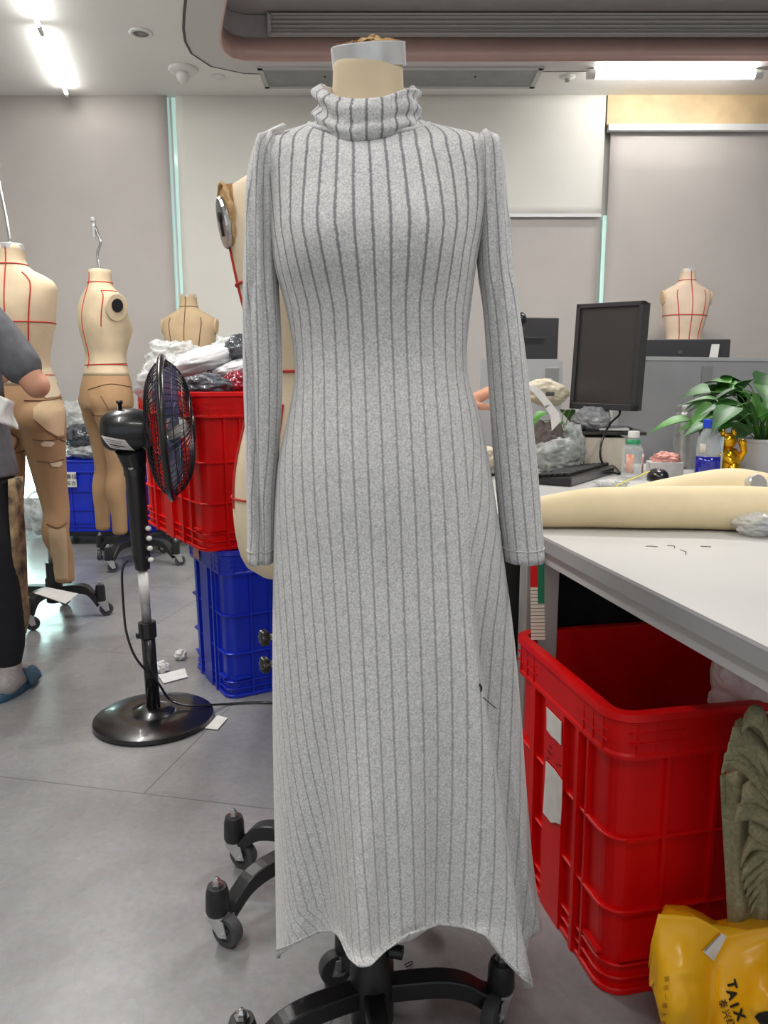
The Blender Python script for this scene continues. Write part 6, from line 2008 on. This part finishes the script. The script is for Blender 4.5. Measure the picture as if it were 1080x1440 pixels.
# ================================================================ PINK WHITE BAG on the crate rim
q = P(1040, 955, 1.30)
k = MB()
k.blob(tuple(P(1022, 950, 1.31)), (.028, .035, .045), 3, .3, 1.6, sharp=True); k.blob(tuple(P(1056, 955, 1.29)), (.05, .05, .05), 5, .26, 1.5, sharp=True)
k.blob(tuple(P(1078, 975, 1.26)), (.05, .045, .04), 8, .26, 1.5, sharp=True); k.blob(tuple(P(1030, 985, 1.30)), (.04, .04, .03), 6, .25, 2.2, sharp=True)
o = k.build('plastic_bag', M['pink_poly'], None, remesh=.003, smoothing=1)
org = Vector((q.x, q.y, min(v.co.z for v in o.data.vertices))); o.data.transform(Matrix.Translation(-org)); o.location = org
tag(o, 'pinkish white plastic bag bunched on the rim of the right red crate under the table', 'bag')

# ================================================================ YELLOW COURIER BAG
TOPL = [(905, 1372), (911, 1350), (916, 1316), (926, 1286), (945, 1287), (978, 1289), (1003, 1302), (1022, 1316), (1050, 1309), (1078, 1304), (1130, 1308), (1165, 1335), (1190, 1390), (1200, 1440)]
def bag_top(x): return lint(TOPL, x)
def bag_d(px, py):
    t = py - bag_top(px)
    rp = smooth01(t, -4, 120)
    cr = lint([(1300, 1022), (1370, 1002), (1440, 998), (1540, 996)], py)
    d_ = 1.065 - .055 * math.exp(-((px - 955) / 46) ** 2) * rp - .085 * math.exp(-((px - 1090) / 72) ** 2) * rp
    d_ += .016 * gauss(px, cr, 9) * smooth01(py, 1318, 1380)
    q = Vector((px * .016, py * .016, 2.0))
    d_ += .010 * noise.noise(q * 1.4) * rp + .006 * (abs(noise.noise(q * 2.6 + Vector((5, 1, 0)))) - .3) * rp
    if py > 1440: d_ += .02 * ((py - 1440) / 100) ** 2
    return d_
def bag_p(px, py, off=0.0): return P(px, py, bag_d(px, py) - off)
yb = thing('courier_bag', 'yellow plastic courier bag with black print on the floor before the right red crate', 'bag', (P(1050, 1540, 1.03).x, 1.03, 0))
LEFT = [(1286, 926), (1316, 916), (1350, 911.5), (1370, 914), (1400, 921), (1440, 930), (1480, 938), (1530, 946)]
NU, NV = 60, 44
fr_, bk_ = [], []
for j in range(NV + 1):
    v = j / NV; rf, rb = [], []
    for i in range(NU + 1):
        u = i / NU
        px = 926 + (1195 - 926) * u
        for _ in range(3):
            py = bag_top(px) + (1528 - bag_top(px)) * v
            xl2 = lint(LEFT, max(py, 1286)); px = xl2 + (1195 - xl2) * u
        py = bag_top(px) + (1528 - bag_top(px)) * v
        p = bag_p(px, py); p.z = max(p.z, 0.003)
        rf.append(p)
        rim = min(1, min(u, 1 - u) * 9) * min(1, v * 6)
        b_ = p + Vector((0.02 * rim, .09 * rim + .0015, 0.0)); b_.z = max(.003, b_.z); rb.append(b_)
    fr_.append(rf); bk_.append(rb)
k = MB(); k.loft([f + list(reversed(b)) for f, b in zip(fr_, bk_)], True, True, True)
k.build('bag', M['yellow_bag'], yb, smooth=True)
def bag_text(s, size, org, ang, m, sx=1.0, name='lettering', bold=0.0):
    vs, fs = text_mesh(s, size, 0.0, bold)
    ca, sa = math.cos(ang), math.sin(ang)
    out = []
    for v in vs:
        x, y = v.x * sx, v.y
        out.append(bag_p(org[0] + x * ca + y * sa, org[1] + x * sa - y * ca, .0016))
    k = MB(); k.add(out, fs); return k.build(name, M[m], yb)
for ch, pos, s_ in (('T', (1022.5, 1380), 17), ('A', (1022, 1394), 17.5), ('I', (1026.5, 1413.5), 17), ('X', (1031.5, 1423), 17.5)):
    bag_text(ch, s_, pos, math.radians(76 - (pos[1] - 1380) * .25), 'ink', 1.15, bold=.8)
for ch, pos in (('泰', (1010.5, 1407)), ('兴', (1015.5, 1421.5)), ('红', (1021, 1434))):
    bag_text(ch, 13, pos, math.radians(72), 'ink', bold=.08)
M['brown_ink'] = mat('brown_ink', (140, 92, 20), .7)
for i, ch in enumerate('微信一搜上海'):
    bag_text(ch, 8.0, (934.5 - i * 1.0, 1373 + i * 12.5), math.radians(84), 'brown_ink')
pts = [(1061, 1430), (1066, 1425), (1075, 1422.5), (1086, 1422), (1098, 1426), (1106, 1434), (1108, 1446), (1096, 1456), (1080, 1452), (1070, 1442)]
c_ = (1086, 1438); k = MB(); rows = []
for s_ in (0, .33, .66, 1.0): rows.append([bag_p(c_[0] + (x - c_[0]) * s_, c_[1] + (y - c_[1]) * s_, .0016) for x, y in pts])
k.loft(rows, False, False); k.build('printed_emblem', M['ink'], yb)
def bag_quad(q4, m, name, off, n=8):
    rows = []
    for i in range(n + 1):
        a = [q4[0][c] + (q4[3][c] - q4[0][c]) * i / n for c in (0, 1)]; b = [q4[1][c] + (q4[2][c] - q4[1][c]) * i / n for c in (0, 1)]
        rows.append([bag_p(a[0] + (b[0] - a[0]) * j / n, a[1] + (b[1] - a[1]) * j / n, off) for j in range(n + 1)])
    k = MB(); k.loft(rows, False, False, False); return k.build(name, M[m], yb, smooth=True)
bag_quad([(1014, 1312), (1022, 1317), (1004, 1352), (988, 1338)], 'paper', 'white_label', .003)
bag_quad([(1012.5, 1313.5), (1014, 1314.5), (991.5, 1338.5), (990, 1337)], 'greyprint', 'print_line', .0045, 5)

# small dark ring mark printed on the white mailer
ml = [o for o in bpy.data.objects if o.get('label', '').startswith('white poly mailer')][0]
hm = surf([ml])
pts = [hm(295 + 4.2 * math.cos(a * PI / 8), 524 + 3.4 * math.sin(a * PI / 8), .001) for a in range(16)]
pts = [p for p in pts if p]
if len(pts) > 8:
    k = MB(); k.tube(pts, .0022, 6, closed=True); k.build('printed_ring', M['ink'], ml)
